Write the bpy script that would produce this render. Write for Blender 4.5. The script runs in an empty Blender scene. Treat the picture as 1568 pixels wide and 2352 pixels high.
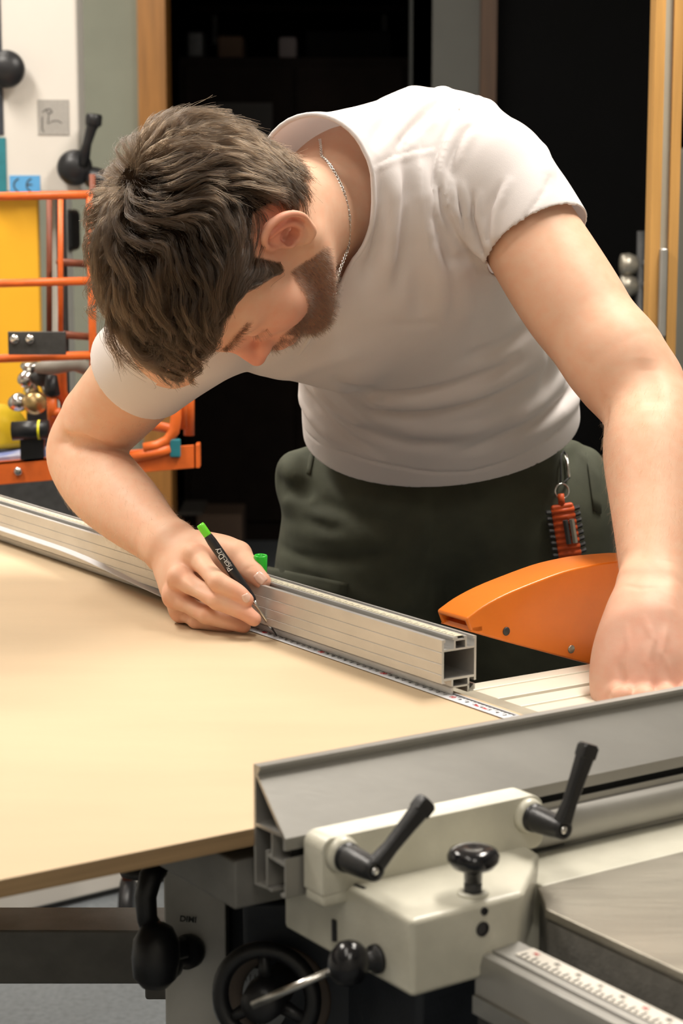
import bpy, bmesh, math, os
import numpy as np
from mathutils import Vector, Matrix
rng = np.random.default_rng(7)
# ------------------------------------------------------------------ camera
F, YH, CX, CY, HB, ZB = 4500., 470., 784., 1176., .406, .90      # focal length in pixels of the 1568x2352 frame
pitch = math.atan((CY-YH)/F)
CAM = np.array([0, 0, ZB+HB])
FW = np.array([0, math.cos(pitch), -math.sin(pitch)]); UPV = np.array([0, math.sin(pitch), math.cos(pitch)]); RT = np.array([1., 0, 0])
S = bpy.context.scene
cd = bpy.data.cameras.new('camera'); cam = bpy.data.objects.new('camera', cd); S.collection.objects.link(cam)
cam.location = CAM; cam.rotation_euler = (math.pi/2-pitch, 0, 0)
cd.sensor_fit = 'VERTICAL'; cd.sensor_height = 22.3; cd.sensor_width = 14.9; cd.lens = F/2352*22.3
cd.clip_start = .05; cd.clip_end = 50
cd.dof.use_dof = True; cd.dof.focus_distance = 1.88; cd.dof.aperture_fstop = 6.3
S.camera = cam
# ------------------------------------------------------------------ world, lights, exposure
wd = bpy.data.worlds.new('world'); S.world = wd; wd.use_nodes = True
wd.node_tree.nodes['Background'].inputs[0].default_value = (1, .9, .78, 1)
wd.node_tree.nodes['Background'].inputs[1].default_value = .045
def area(name, loc, size, size_y, power, col=(1, .93, .84), rot=(0, 0, 0)):
    l = bpy.data.lights.new(name, 'AREA'); l.shape = 'RECTANGLE'; l.size = size; l.size_y = size_y; l.energy = power; l.color = col
    o = bpy.data.objects.new(name, l); o.location = loc; o.rotation_euler = rot; S.collection.objects.link(o); return o
area('ceiling_tube_light', (.75, 2.35, 2.86), .35, 1.5, 62)
area('ceiling_tube_light.001', (-1.25, 2.5, 2.86), .35, 1.5, 50)
area('ceiling_tube_light.002', (-.6, .35, 2.86), .35, 1.5, 10)
area('front_fill_light', (.2, -.9, 2.86), .35, 1.5, 14)  # unseen extra light, added to brighten the faces toward the camera
area('ceiling_tube_light.003', (-1.0, 4.4, 2.86), .35, 1.5, 26)
S.view_settings.view_transform = 'Standard'; S.view_settings.look = 'None'
S.view_settings.exposure = .30; S.view_settings.gamma = 1; S.view_settings.use_curve_mapping = False
# ------------------------------------------------------------------ frames: u along the rip fence, v along the crosscut fence
th = math.atan(3034*math.cos(pitch)/F)
VD = np.array([-math.sin(th), math.cos(th), 0]); UD = np.array([math.cos(th), math.sin(th), 0]); ZD = np.array([0, 0, 1.])
def ray(x, y): return FW*F+RT*(x-CX)-UPV*(y-CY)
def atz(x, y, z): r = ray(x, y); return CAM+r*(z-CAM[2])/r[2]
def aty(x, y, Y): r = ray(x, y); return CAM+r*Y/r[1]
OR = atz(583, 1905, ZB)
def atv(x, y, v): r = ray(x, y); return CAM+r*(((OR-CAM)@VD+v)/(r@VD))
def atu(x, y, u): r = ray(x, y); return CAM+r*(((OR-CAM)@UD+u)/(r@UD))
def W(u, v, z): p = OR+UD*u+VD*v; return np.array([p[0], p[1], z])
# ------------------------------------------------------------------ materials
def mat(name, col, rough=.5, metal=0., var=0., vscale=20., bump=0., bscale=200., stretch=None, spec=None, sss=0., col2=None, coat=0.):
    m = bpy.data.materials.new(name); m.use_nodes = True; nt = m.node_tree; b = nt.nodes['Principled BSDF']
    b.inputs['Base Color'].default_value = (*col, 1); b.inputs['Roughness'].default_value = rough; b.inputs['Metallic'].default_value = metal
    if spec is not None: b.inputs['Specular IOR Level'].default_value = spec
    if coat: b.inputs['Coat Weight'].default_value = coat; b.inputs['Coat Roughness'].default_value = .15
    if sss: b.inputs['Subsurface Weight'].default_value = sss; b.inputs['Subsurface Radius'].default_value = (.01, .004, .002); b.inputs['Subsurface Scale'].default_value = 1
    tc = nt.nodes.new('ShaderNodeTexCoord'); mp = nt.nodes.new('ShaderNodeMapping'); nt.links.new(tc.outputs['Object'], mp.inputs[0])
    if stretch: mp.inputs['Rotation'].default_value = (0, 0, stretch[3] if len(stretch) > 3 else 0); mp.inputs['Scale'].default_value = stretch[:3]
    n = nt.nodes.new('ShaderNodeTexNoise'); n.inputs['Scale'].default_value = vscale; n.inputs['Detail'].default_value = 6; nt.links.new(mp.outputs[0], n.inputs[0])
    mx = nt.nodes.new('ShaderNodeMix'); mx.data_type = 'RGBA'
    c2 = col2 if col2 else tuple(c*(1-var) for c in col)
    mx.inputs[6].default_value = (*col, 1); mx.inputs[7].default_value = (*c2, 1)
    cr = nt.nodes.new('ShaderNodeMapRange'); cr.inputs[1].default_value = .35; cr.inputs[2].default_value = .68
    nt.links.new(n.outputs[0], cr.inputs[0]); nt.links.new(cr.outputs[0], mx.inputs[0]); nt.links.new(mx.outputs[2], b.inputs['Base Color'])
    if bump:
        n2 = nt.nodes.new('ShaderNodeTexNoise'); n2.inputs['Scale'].default_value = bscale; n2.inputs['Detail'].default_value = 4; nt.links.new(mp.outputs[0], n2.inputs[0])
        bp = nt.nodes.new('ShaderNodeBump'); bp.inputs['Strength'].default_value = bump; bp.inputs['Distance'].default_value = .002
        nt.links.new(n2.outputs[0], bp.inputs['Height']); nt.links.new(bp.outputs[0], b.inputs['Normal'])
    return m
angU = -math.atan2(UD[1], UD[0])
M = {}
M['alu'] = mat('brushed_aluminium', (.40, .39, .365), .44, .7, .10, 30, .025, 260, (.06, 1, 1, angU))
M['aluv'] = mat('brushed_aluminium_crosscut', (.60, .59, .57), .38, .7, .12, 30, .08, 260, (1, .05, 1, angU))
M['aluend'] = mat('sawn_aluminium', (.70, .64, .54), .5, .7, .25, 300, .3, 900)
M['cast'] = mat('cast_iron', (.40, .37, .31), .36, .75, .22, 25, .15, 300, (.12, 1, 1, angU))
M['castside'] = mat('rough_cast_iron', (.21, .20, .18), .6, .3, .2, 120, .25, 400)
M['cream'] = mat('cream_machine_paint', (.62, .60, .50), .38, 0, .10, 40, .15, 300, coat=.2)
M['slide'] = mat('pale_anodised_slide', (.80, .78, .66), .4, .2, .08, 20, .05, 200)
M['black'] = mat('black_plastic', (.012, .012, .014), .38, 0, .3, 60, .1, 400)
M['blackgloss'] = mat('polished_black_plastic', (.008, .008, .010), .16, 0, .1, 60)
M['steel'] = mat('polished_steel', (.62, .60, .56), .22, 1, .1, 100)
M['darksteel'] = mat('dark_steel', (.07, .07, .07), .5, .5, .3, 60, .2, 300)
M['blue'] = mat('dark_blue_machine_paint', (.028, .034, .046), .55, 0, .3, 30, .2, 300)
M['grey'] = mat('grey_machine_paint', (.58, .57, .53), .5, 0, .12, 30, .1, 300)
M['beam'] = mat('grey_beam_paint', (.20, .195, .18), .5, .1, .25, 30, .1, 300)
M['bole'] = mat('board_face', (.57, .435, .285), .7, 0, .07, 14, .10, 500, (.25, 1, 1, angU), spec=.2)
M['boardedge'] = mat('board_edge', (.40, .26, .13), .75, 0, .35, 60, .3, 800, (.1, .1, 6))
M['orange'] = mat('orange_guard_plastic', (.88, .215, .016), .34, 0, .07, 30, .05, 200, coat=.15)
M['cartorange'] = mat('orange_trolley_paint', (.86, .16, .022), .42, 0, .25, 30, .2, 200)
M['cartbrown'] = mat('worn_red_trolley_paint', (.22, .055, .022), .55, 0, .3, 30)
M['yellow'] = mat('yellow_machine_paint', (.90, .46, .02), .45, 0, .06, 10)
M['white'] = mat('white_machine_paint', (.72, .68, .62), .45, 0, .05, 5)
M['wall'] = mat('grey_green_wall', (.30, .31, .245), .8, 0, .08, 8, .1, 60)
M['wall2'] = mat('grey_side_wall', (.55, .535, .49), .8, 0, .08, 8, .1, 60)
M['wood'] = mat('varnished_wood', (.46, .20, .045), .45, 0, .3, 12, .1, 60, (6, 6, .35))
M['wood2'] = mat('pale_varnished_wood', (.60, .32, .09), .45, 0, .25, 12, .1, 60, (6, 6, .35))
M['dark'] = mat('black_door', (.0018, .0018, .002), .75, 0, .2, 8, spec=.1)
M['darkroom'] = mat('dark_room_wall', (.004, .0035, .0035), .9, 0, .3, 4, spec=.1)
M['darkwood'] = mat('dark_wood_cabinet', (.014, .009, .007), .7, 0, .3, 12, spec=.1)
M['ceil'] = mat('white_ceiling', (.75, .74, .70), .9, 0, .05, 5)
M['floor'] = mat('blue_grey_floor', (.20, .22, .235), .6, 0, .25, 90, .1, 200)
M['green'] = mat('bright_green_plastic', (.16, .72, .03), .35, 0, .03, 50)
M['green2'] = mat('green_cap_plastic', (.02, .50, .03), .3, 0, .03, 50)
M['ink'] = mat('black_print', (.05, .05, .05), .6)
M['redink'] = mat('red_print', (.65, .04, .05), .6)
M['whiteink'] = mat('white_print', (.75, .75, .75), .5)
M['cebl'] = mat('blue_sticker', (.10, .36, .68), .5)
M['greyplate'] = mat('grey_label', (.38, .36, .33), .5, 0, .1, 200)
M['brass'] = mat('brass', (.60, .43, .20), .3, .9, .1, 60)
M['chrome'] = mat('chrome', (.75, .73, .70), .15, 1, .05, 60)
M['teal'] = mat('teal_paint', (.02, .20, .24), .5, 0, .2, 40)
M['paper'] = mat('printed_paper', (.62, .62, .66), .6, 0, 0, 18, col2=(.10, .16, .45))
M['cardboard'] = mat('brown_cardboard', (.10, .055, .030), .8, 0, .2, 10)
M['bitorange'] = mat('orange_rubber', (.62, .085, .012), .5, 0, .15, 80)
# ------------------------------------------------------------------ mesh helpers
def tag(o, label=None, cat=None, group=None, kind=None):
    if label: o['label'] = label
    if cat: o['category'] = cat
    if group: o['group'] = group
    if kind: o['kind'] = kind
    return o
def empty(name, loc, label, cat, group=None):
    o = bpy.data.objects.new(name, None); o.empty_display_size = .02; o.location = loc; S.collection.objects.link(o); return tag(o, label, cat, group)
def wloc(o):
    l = np.zeros(3)
    while o: l = l+np.array(o.location); o = o.parent
    return l
def mesh(name, verts, faces, m, parent=None, smooth=False, bevel=0., org=None, seg=2):
    """one mesh object given in world coordinates; parents are only ever translated"""
    verts = np.asarray(verts, float)
    if org is None: org = wloc(parent) if parent else np.zeros(3)
    me = bpy.data.meshes.new(name)
    me.from_pydata((verts-org).tolist(), [], [list(f) for f in faces]); me.update()
    if bevel or True:
        bm = bmesh.new(); bm.from_mesh(me); bmesh.ops.recalc_face_normals(bm, faces=bm.faces); bm.to_mesh(me); bm.free()
    for mm in (m if isinstance(m, (list, tuple)) else [m]): me.materials.append(mm)
    o = bpy.data.objects.new(name, me); S.collection.objects.link(o)
    if parent: o.parent = parent; o.location = org-wloc(parent)
    else: o.location = org
    if smooth: me.polygons.foreach_set('use_smooth', [True]*len(me.polygons))
    if bevel:
        b = o.modifiers.new('bevel', 'BEVEL'); b.width = bevel; b.segments = seg; b.limit_method = 'ANGLE'; b.angle_limit = math.radians(35)
        me.polygons.foreach_set('use_smooth', [True]*len(me.polygons)); w = o.modifiers.new('wn', 'WEIGHTED_NORMAL'); w.keep_sharp = False
    return o
BF = [(0, 1, 3, 2), (4, 6, 7, 5), (0, 4, 5, 1), (2, 3, 7, 6), (0, 2, 6, 4), (1, 5, 7, 3)]
class MB:
    def __init__(s): s.v = []; s.f = []
    def add(s, v, f):
        n = len(s.v); s.v += [tuple(q) for q in v]; s.f += [tuple(i+n for i in g) for g in f]; return s
    def box(s, lo, hi, tr=None):
        P = [(x, y, z) for x in (lo[0], hi[0]) for y in (lo[1], hi[1]) for z in (lo[2], hi[2])]
        if tr: P = [tr(*q) for q in P]
        return s.add(P, BF)
    def uvz(s, lo, hi): return s.box(lo, hi, W)
    def prism(s, poly, f0, f1):
        """poly: 2D list; f0,f1 map (a,b) to world at the two ends"""
        n = len(poly); v = [f0(*q) for q in poly]+[f1(*q) for q in poly]
        return s.add(v, [tuple(range(n))[::-1], tuple(range(n, 2*n))]+[(i, (i+1) % n, n+(i+1) % n, n+i) for i in range(n)])
    def tube(s, pts, r, n=10, cap=True, flat=None):
        pts = [np.array(q, float) for q in pts]; rr = r if hasattr(r, '__len__') else [r]*len(pts); base = len(s.v); N = None
        for i, q in enumerate(pts):
            t = (pts[min(i+1, len(pts)-1)]-pts[max(i-1, 0)]); t /= np.linalg.norm(t)
            if N is None:
                a = np.array([0, 0, 1.]) if abs(t[2]) < .9 else np.array([1., 0, 0]); N = np.cross(t, a)
            N = N-t*(N@t); N /= np.linalg.norm(N); B = np.cross(t, N)
            for k in range(n):
                a = 2*math.pi*k/n; s.v.append(tuple(q+rr[i]*(math.cos(a)*N+math.sin(a)*B)))
        for i in range(len(pts)-1):
            for k in range(n): s.f.append((base+i*n+k, base+i*n+(k+1) % n, base+(i+1)*n+(k+1) % n, base+(i+1)*n+k))
        if cap: s.f.append(tuple(base+k for k in range(n))[::-1]); s.f.append(tuple(base+(len(pts)-1)*n+k for k in range(n)))
        return s
    def lathe(s, prof, o, ax, n=24):
        """prof [(radius, distance along axis)], o origin, ax axis"""
        o = np.array(o, float); ax = np.array(ax, float); ax /= np.linalg.norm(ax)
        pts = [o+ax*h for r, h in prof]; a = np.array([0, 0, 1.]) if abs(ax[2]) < .9 else np.array([1., 0, 0])
        N = np.cross(ax, a); N /= np.linalg.norm(N); B = np.cross(ax, N); base = len(s.v)
        for (r, h), q in zip(prof, pts):
            for k in range(n): t = 2*math.pi*k/n; s.v.append(tuple(q+max(r, 1e-5)*(math.cos(t)*N+math.sin(t)*B)))
        m_ = len(prof)
        for i in range(m_-1):
            for k in range(n): s.f.append((base+i*n+k, base+i*n+(k+1) % n, base+(i+1)*n+(k+1) % n, base+(i+1)*n+k))
        s.f.append(tuple(base+k for k in range(n))[::-1]); s.f.append(tuple(base+(m_-1)*n+k for k in range(n)))
        return s
    def build(s, name, m, parent=None, **k): return mesh(name, s.v, s.f, m, parent, **k)
def text(name, body, m, org, xd, yd, size, parent, thick=.0001, align='CENTER', bold=0.):
    """lettering as a mesh lying in the plane of xd (reading direction) and yd (up)"""
    c = bpy.data.curves.new(name, 'FONT'); c.body = body; c.size = size; c.extrude = thick; c.align_x = align; c.align_y = 'CENTER'; c.offset = bold
    t = bpy.data.objects.new(name, c); S.collection.objects.link(t); dg = bpy.context.evaluated_depsgraph_get(); me = bpy.data.meshes.new_from_object(t.evaluated_get(dg))
    bpy.data.objects.remove(t); n = len(me.vertices); co = np.empty(n*3); me.vertices.foreach_get('co', co); co = co.reshape(-1, 3)
    xd = np.array(xd)/np.linalg.norm(xd); yd = np.array(yd)-xd*(np.array(yd)@xd); yd /= np.linalg.norm(yd); zd = np.cross(xd, yd)
    wv = np.array(org)+co[:, :1]*xd+co[:, 1:2]*yd+co[:, 2:3]*zd-wloc(parent)
    me.vertices.foreach_set('co', wv.ravel()); me.update(); me.materials.clear(); me.materials.append(m)
    o = bpy.data.objects.new(name, me); S.collection.objects.link(o); o.parent = parent; return o
# ================================================================== THE ROOM
XL, XR, YF, YB, ZC = -2.6, 3.2, -1.6, 6.0, 2.95
def plank(name, lo, hi, m, kind='structure', parent=None, bevel=0): 
    o = MB().box(lo, hi).build(name, m, parent, bevel=bevel)
    if kind and not parent: o['kind'] = kind
    return o
plank('floor', (XL-.1, YF-.1, -.1), (XR+.1, 8.9, 0), M['floor'])
plank('ceiling', (XL-.1, YF-.1, ZC), (XR+.1, 8.9, ZC+.1), M['ceil'])
plank('wall_left', (XL-.1, YF, 0), (XL, 8.8, ZC), M['wall2']); plank('wall_right', (XR, YF, 0), (XR+.1, 8.8, ZC), M['wall2'])
plank('wall_front', (XL, YF-.1, 0), (XR, YF, ZC), M['wall2'])
def bx(px, Y=YB): return aty(px, YH, Y)[0]
x1, x2, x3, x4 = bx(352), bx(945), bx(1118), bx(1512)
wb = MB().box((XL, YB, 0), (x1, YB+.12, ZC)).box((x1, YB, 2.3), (x4, YB+.12, ZC)).box((bx(1600), YB, 0), (XR, YB+.12, ZC)).box((x4, YB, 2.3), (bx(1600), YB+.12, ZC))
tag(wb.build('wall_back', M['wall']), kind='structure')
tag(MB().box((x2, YB, 0), (x3, YB+.12, 2.3)).build('wall_middle', mat('shaded_grey_wall', (.115, .115, .105), .85, 0, .06, 8)), kind='structure')  # same wall as wall_back; its weaker light is put into this darker grey
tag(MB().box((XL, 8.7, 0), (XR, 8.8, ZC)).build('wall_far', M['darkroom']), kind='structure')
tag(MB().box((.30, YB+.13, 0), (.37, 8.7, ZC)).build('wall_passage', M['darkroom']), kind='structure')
# wooden frame of the open doorway on the left, its reveal, and the wooden jamb of the black door
tag(MB().box((bx(325), YB-.05, 0), (bx(388), YB+.13, 2.32)).build('trim_1', M['wood']), kind='structure')
tag(MB().box((bx(1098), YB-.03, 0), (bx(1134), YB+.13, 2.32)).build('trim_2', mat('shaded_varnished_wood', (.085, .038, .014), .5, 0, .3, 12, 0, 60, (6, 6, .35))), kind='structure')  # frame in less light: the dimness is put into its wood colour
tag(MB().box((bx(1134), YB+.02, 0), (bx(1530), YB+.07, 2.3)).build('door_1', M['dark']), kind='structure')
tag(MB().box((bx(940), YB+.0, 0), (bx(990), YB+.125, 2.32)).build('trim_3', mat('grey_reveal', (.035, .037, .034), .8)), kind='structure')
# pale wooden post with its metal channel at the right edge
def post_line(y): return 1507-(.0213*y)
py = 2.9
a0, a1 = aty(1506, 0, py)[0], aty(1572, 0, py)[0]
tag(MB().box((a0, py, 0), (a0+(a1-a0)*.36, py+.05, ZC)).box((a0+(a1-a0)*.66, py, 0), (a1, py+.05, ZC)).build('trim_4', M['wood2']), kind='structure')
cz = aty(1520, 570, py)[2]
ch = MB().box((a0+(a1-a0)*.36, py+.012, 0), (a0+(a1-a0)*.66, py+.05, ZC)).build('trim_5', mat('grey_channel', (.50, .48, .40), .5, .2, .1, 10)); tag(ch, kind='structure')
lk = MB().box((a0+(a1-a0)*.33, py-.012, cz-.13), (a0+(a1-a0)*.60, py+.012, cz)).build('post_latch', M['alu'], bevel=.003); tag(lk, 'grey metal latch plate fixed to the pale wooden post at the right edge', 'latch')
# ---- dim things in the room beyond the open doorway
def bpx(x0, y0, x1_, y1_, Y, d):
    a = aty(x0, y1_, Y); b = aty(x1_, y0, Y); return (a[0], Y, a[2]), (b[0], Y+d, b[2])
cab = empty('storage_cabinet', aty(650, 1400, 7.6)*np.array([1, 1, 0]), 'dark wooden cabinet with two doors seen dimly through the open doorway', 'cabinet')
lo, hi = bpx(425, 132, 940, 1180, 7.6, .5); lo = (lo[0], lo[1], 0)
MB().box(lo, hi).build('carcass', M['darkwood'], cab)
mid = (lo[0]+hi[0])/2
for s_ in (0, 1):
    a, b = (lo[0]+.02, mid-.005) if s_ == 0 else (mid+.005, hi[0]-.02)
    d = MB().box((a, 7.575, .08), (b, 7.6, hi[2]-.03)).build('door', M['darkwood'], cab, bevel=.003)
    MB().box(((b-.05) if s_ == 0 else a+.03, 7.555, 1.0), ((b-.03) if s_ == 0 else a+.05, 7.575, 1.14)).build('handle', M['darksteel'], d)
zt = hi[2]
items = [('tool_case', 430, 470, 60, 'darksteel', 'long dark case lying left on top of the dim cabinet', 'case'),
         ('cardboard_box', 500, 560, 50, 'cardboard', 'small brown carton on top of the dim cabinet, beside the long case', 'box'),
         ('folded_sheet', 640, 682, 48, None, 'pale folded sheet of paper on top of the dim cabinet', 'paper'),
         ('tool_bag', 700, 900, 62, 'dark', 'wide black tool bag on the right of the dim cabinet top', 'bag')]
for n_, xa, xb, h_, mm, lb, ct in items:
    a = aty(xa, 100, 7.7); b = aty(xb, 100, 7.7); hh = h_/4500*7.7
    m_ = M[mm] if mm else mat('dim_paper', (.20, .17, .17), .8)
    tag(MB().box((a[0], 7.66, zt+.001), (b[0], 7.9, zt+hh)).build(n_, m_, bevel=.012), lb, ct)
sh = empty('wall_shelf', aty(600, 60, 7.9), 'dark wall shelf high above the dim cabinet in the doorway', 'shelf')
a = aty(430, 22, 8.1); b = aty(930, 22, 8.1)
MB().box((a[0], 8.2, a[2]), (b[0], 8.699, a[2]+.03)).build('board', M['darkwood'], sh)
for xx in (.1, .9):
    X = a[0]*(1-xx)+b[0]*xx; MB().box((X, 8.3, a[2]-.12), (X+.02, 8.699, a[2])).build('bracket', M['darksteel'], sh)
a = aty(565, 330, 7.35); b = aty(640, 230, 7.35)
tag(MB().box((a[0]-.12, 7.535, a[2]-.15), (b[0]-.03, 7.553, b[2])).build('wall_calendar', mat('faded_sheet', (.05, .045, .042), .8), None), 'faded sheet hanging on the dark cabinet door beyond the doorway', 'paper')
bxo = empty('carton', atz(500, 1260, 0)*np.array([1, 1, 1]), 'open brown carton on the floor of the dim doorway', 'box')
q0 = aty(452, 1240, 6.7); q1 = aty(556, 1182, 6.7)
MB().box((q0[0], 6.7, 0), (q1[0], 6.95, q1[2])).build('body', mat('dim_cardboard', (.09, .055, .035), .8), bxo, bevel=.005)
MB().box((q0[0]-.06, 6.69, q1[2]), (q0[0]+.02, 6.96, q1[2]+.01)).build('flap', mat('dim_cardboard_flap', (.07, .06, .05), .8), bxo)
# clamps hanging right of the black door, seen at the right edge
ck = empty('pipe_clamp', aty(1455, 640, 4.2), 'steel pipe clamp with round jaws standing by the pale wooden post', 'clamp')
c0 = aty(1470, 640, 4.2); fl = np.array([c0[0], c0[1], 0.0])
MB().tube([fl, c0+np.array([0, 0, .1])], .009, 12).build('pipe', M['darksteel'], ck, smooth=True)
for k, dz in enumerate((-.015, .03)):
    MB().lathe([(.004, 0), (.022, .004), (.024, .02), (.018, .035), (.012, .04)], c0+np.array([-.045, 0, dz]), (1, .1, 0)).build('jaw', M['cast'], ck, smooth=True)
    MB().lathe([(.010, 0), (.016, .01), (.014, .05), (.006, .055)], c0+np.array([.0, 0, dz]), (1, 0, 0)).build('jaw', M['darksteel'], ck, smooth=True)
gp = aty(1556, 600, 4.6); gq = aty(1600, 340, 4.6)
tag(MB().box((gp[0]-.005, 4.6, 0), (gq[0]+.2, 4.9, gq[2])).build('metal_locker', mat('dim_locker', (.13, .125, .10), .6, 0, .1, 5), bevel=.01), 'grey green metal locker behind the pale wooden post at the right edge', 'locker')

# ================================================================== BAND SAW at the left
BSY = 4.0
def bs(x, y, Y=BSY): return aty(x, y, Y)
bsaw = empty('band_saw', (bs(40, 0)[0], BSY+.2, 0), 'tall white band saw with yellow front panel at the left edge', 'machine')
a = bs(-260, 445); b = bs(176, 0)
MB().box((a[0], BSY, a[2]), (b[0], BSY+.10, 2.35)).build('upper_housing', M['white'], bsaw, bevel=.008)
tl = bs(0, 440); MB().box((tl[0]-.02, BSY-.004, a[2]), (bs(5, 0)[0], BSY-.0005, bs(0, 316)[2])).build('stripe', M['teal'], bsaw)
MB().box((bs(-6, 0)[0]-.02, BSY-.003, bs(0, 310)[2]), (bs(1, 0)[0], BSY-.0005, 2.3)).build('door_seam', M['blue'], bsaw)
a2 = bs(-260, 1100); b2 = bs(79, 470)
MB().box((a2[0], BSY+.04, a2[2]), (b2[0]+.0, BSY+.07, b2[2]+.02)).build('column_panel', M['yellow'], bsaw, bevel=.004)
MB().box((a2[0], BSY+.03, 0), (b[0]-.02, BSY+.36, a2[2])).build('base', M['darksteel'], bsaw, bevel=.008)
gz = bs(118, 470); MB().box((bs(84, 0)[0], BSY+.1, a2[2]), (bs(108, 0)[0], BSY+.3, a[2])).build('rear_column', M['grey'], bsaw)
kc = bs(22, 162); kn = MB().lathe([(.012, 0), (.014, .02), (.034, .028), (.0375, .038), (.034, .05), (.014, .056), (.0, .056)], kc, (0, -1, 0), 32).build('tension_knob', M['black'], bsaw, smooth=True)
pl = MB(); pa = bs(88, 310); pb = bs(158, 229); pl.box((pa[0], BSY-.002, pa[2]), (pb[0], BSY-.0002, pb[2])); plate = pl.build('pictogram_plate', M['greyplate'], bsaw)
def ln(pts, r, m_, par, name='line', Y=BSY-.0022): return MB().tube([bs(x, y, Y) for x, y in pts], r, 6).build(name, m_, par)
ln([(97, 258), (104, 252), (112, 262), (110, 284), (120, 278), (133, 277), (142, 283)], .0009, M['ink'], plate, 'pictogram_line')
ln([(104, 252), (114, 250), (120, 256), (113, 261)], .0012, M['ink'], plate, 'pictogram_line'); ln([(97, 268), (97, 296), (101, 304)], .001, M['ink'], plate, 'pictogram_line')
sa = bs(23, 441); sb = bs(92, 403)
st = MB().box((sa[0], BSY-.002, sa[2]), (sb[0], BSY-.0002, sb[2])).build('blue_sticker', M['cebl'], bsaw)
def arc(cx, cy, r, a0, a1, n=9): return [(cx+r*math.cos(math.radians(a0+(a1-a0)*i/n)), cy+r*math.sin(math.radians(a0+(a1-a0)*i/n))) for i in range(n+1)]
ln(arc(47, 425, 15, 110, 255), .0016, M['ink'], st, 'lettering'); ln(arc(76, 425, 15, 110, 255), .0016, M['ink'], st, 'lettering'); ln([(62, 424), (74, 424)], .0016, M['ink'], st, 'lettering')
lv = MB().lathe([(.016, 0), (.019, .008), (.034, .018), (.036, .03), (.030, .05), (.012, .058)], bs(176, 386, BSY-.0), (0, -1, 0), 28).build('clamp_lever', M['black'], bsaw, smooth=True)
MB().tube([bs(188, 380, BSY-.045), bs(200, 330, BSY-.05), bs(210, 295, BSY-.05), bs(214, 280, BSY-.05)], [.014, .009, .011, .016], 14).build('lever_arm', M['black'], lv, smooth=True)
MB().lathe([(.014, 0), (.0165, .004), (.0165, .02), (.014, .024)], bs(214, 290, BSY-.05)+0, (.1, 0, 1), 16).build('lever_tip', M['black'], lv, smooth=True)
MB().lathe([(.02, 0), (.022, .01), (.022, .05), (.018, .06)], bs(205, 405, BSY-.03), (1, -.3, -.3), 20).build('collar', M['black'], lv, smooth=True)
sw0 = bs(140, 577, 4.3); sw1 = bs(175, 480, 4.3)
MB().box((sw0[0], 4.22, sw0[2]), (sw1[0], 4.37, sw1[2])).build('switch_box', M['black'], bsaw, bevel=.012)

# ================================================================== ORANGE TROLLEY
TY = 3.0
def ty(x, y, Y=TY): return aty(x, y, Y)
tr = empty('tool_trolley', (ty(200, 1000)[0], TY+.15, 0), 'orange tubular steel trolley behind the worker, beside the band saw', 'trolley')
for (ya, yb_, r_) in ((453, 447, .0063), (655, 645, .0063), (830, 816, .0066)):
    MB().tube([ty(-260, ya+3), ty(210, yb_)], r_, 12).build('rail', M['cartorange'], tr, smooth=True)
for (x, y0, y1_, Y, r_, mm) in ((113, 455, 770, 3.1, .0045, 'cartbrown'), (139, 455, 800, 3.05, .0042, 'cartorange'), (212, 400, 850, 3.2, .005, 'cartbrown')):
    MB().tube([ty(x, y0, Y), ty(x, y1_, Y)], r_, 8).build('upright', M[mm], tr, smooth=True)
MB().box((ty(117, 0, 3.12)[0], 3.12, ty(0, 1080, 3.12)[2]), (ty(135, 0, 3.12)[0], 3.15, ty(0, 455, 3.12)[2])).build('post', M['darksteel'], tr)
for (y0, y1_) in ((602, 610), (768, 778)):
    MB().tube([ty(136, y0, 3.08), ty(260, y1_, 3.3)], .006, 8).build('cross_bar', M['cartbrown'], tr, smooth=True)
# curved end frame, lower right
MB().tube([ty(434, 860, 3.05), ty(434, 1000, 3.05)], .0085, 12).build('end_frame', M['cartorange'], tr, smooth=True)
pts = [(404, 870), (404, 960), (400, 990), (385, 1012), (362, 1024), (330, 1030)]
MB().tube([ty(x, y) for x, y in pts], .0085, 12).build('end_frame', M['cartorange'], tr, smooth=True)
MB().tube([ty(420, 862, 3.02), ty(420, 985, 3.02)], .007, 10).build('end_frame', M['cartorange'], tr, smooth=True)
MB().tube([ty(300, 1052), ty(350, 1042), ty(392, 1030)], .009, 10).build('end_frame', M['cartorange'], tr, smooth=True)
MB().tube([ty(336, 975, 3.15), ty(395, 985, 3.05)], .008, 10).build('end_frame', M['cartorange'], tr, smooth=True)
# lower shelf: angle iron
fr0, fr1 = ty(-200, 1078), ty(445, 1022)
MB().box((0, 0, 0), (1, 1, 1), lambda a, b, c: (fr0*(1-a)+fr1*a)+np.array([0, b*.006, -.036*c])).build('shelf_rail', M['cartorange'], tr, bevel=.001)
MB().box((0, 0, 0), (1, 1, 1), lambda a, b, c: (fr0*(1-a*.62)+fr1*a*.62)+np.array([0, b*.42, -.004*c])).build('shelf_tray', M['cartorange'], tr)
MB().box((ty(446, 0)[0]-.006, TY, fr1[2]-.036), (ty(446, 0)[0], TY+.03, fr1[2]+.001)).build('shelf_rail', M['cartorange'], tr, bevel=.001)
for (x, y) in ((42, 1082),): MB().lathe([(.0, -.002), (.006, 0), (.007, .004), (.004, .006)], ty(x, y)+np.array([0, 0, 0]), (0, -1, 0), 12).build('bolt', M['chrome'], tr, smooth=True)
tb = ty(402, 1030, TY-.008); MB().box(tb+np.array([-.008, 0, -.014]), tb+np.array([.008, .012, .014])).build('latch', M['teal'], tr, bevel=.002)
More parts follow.
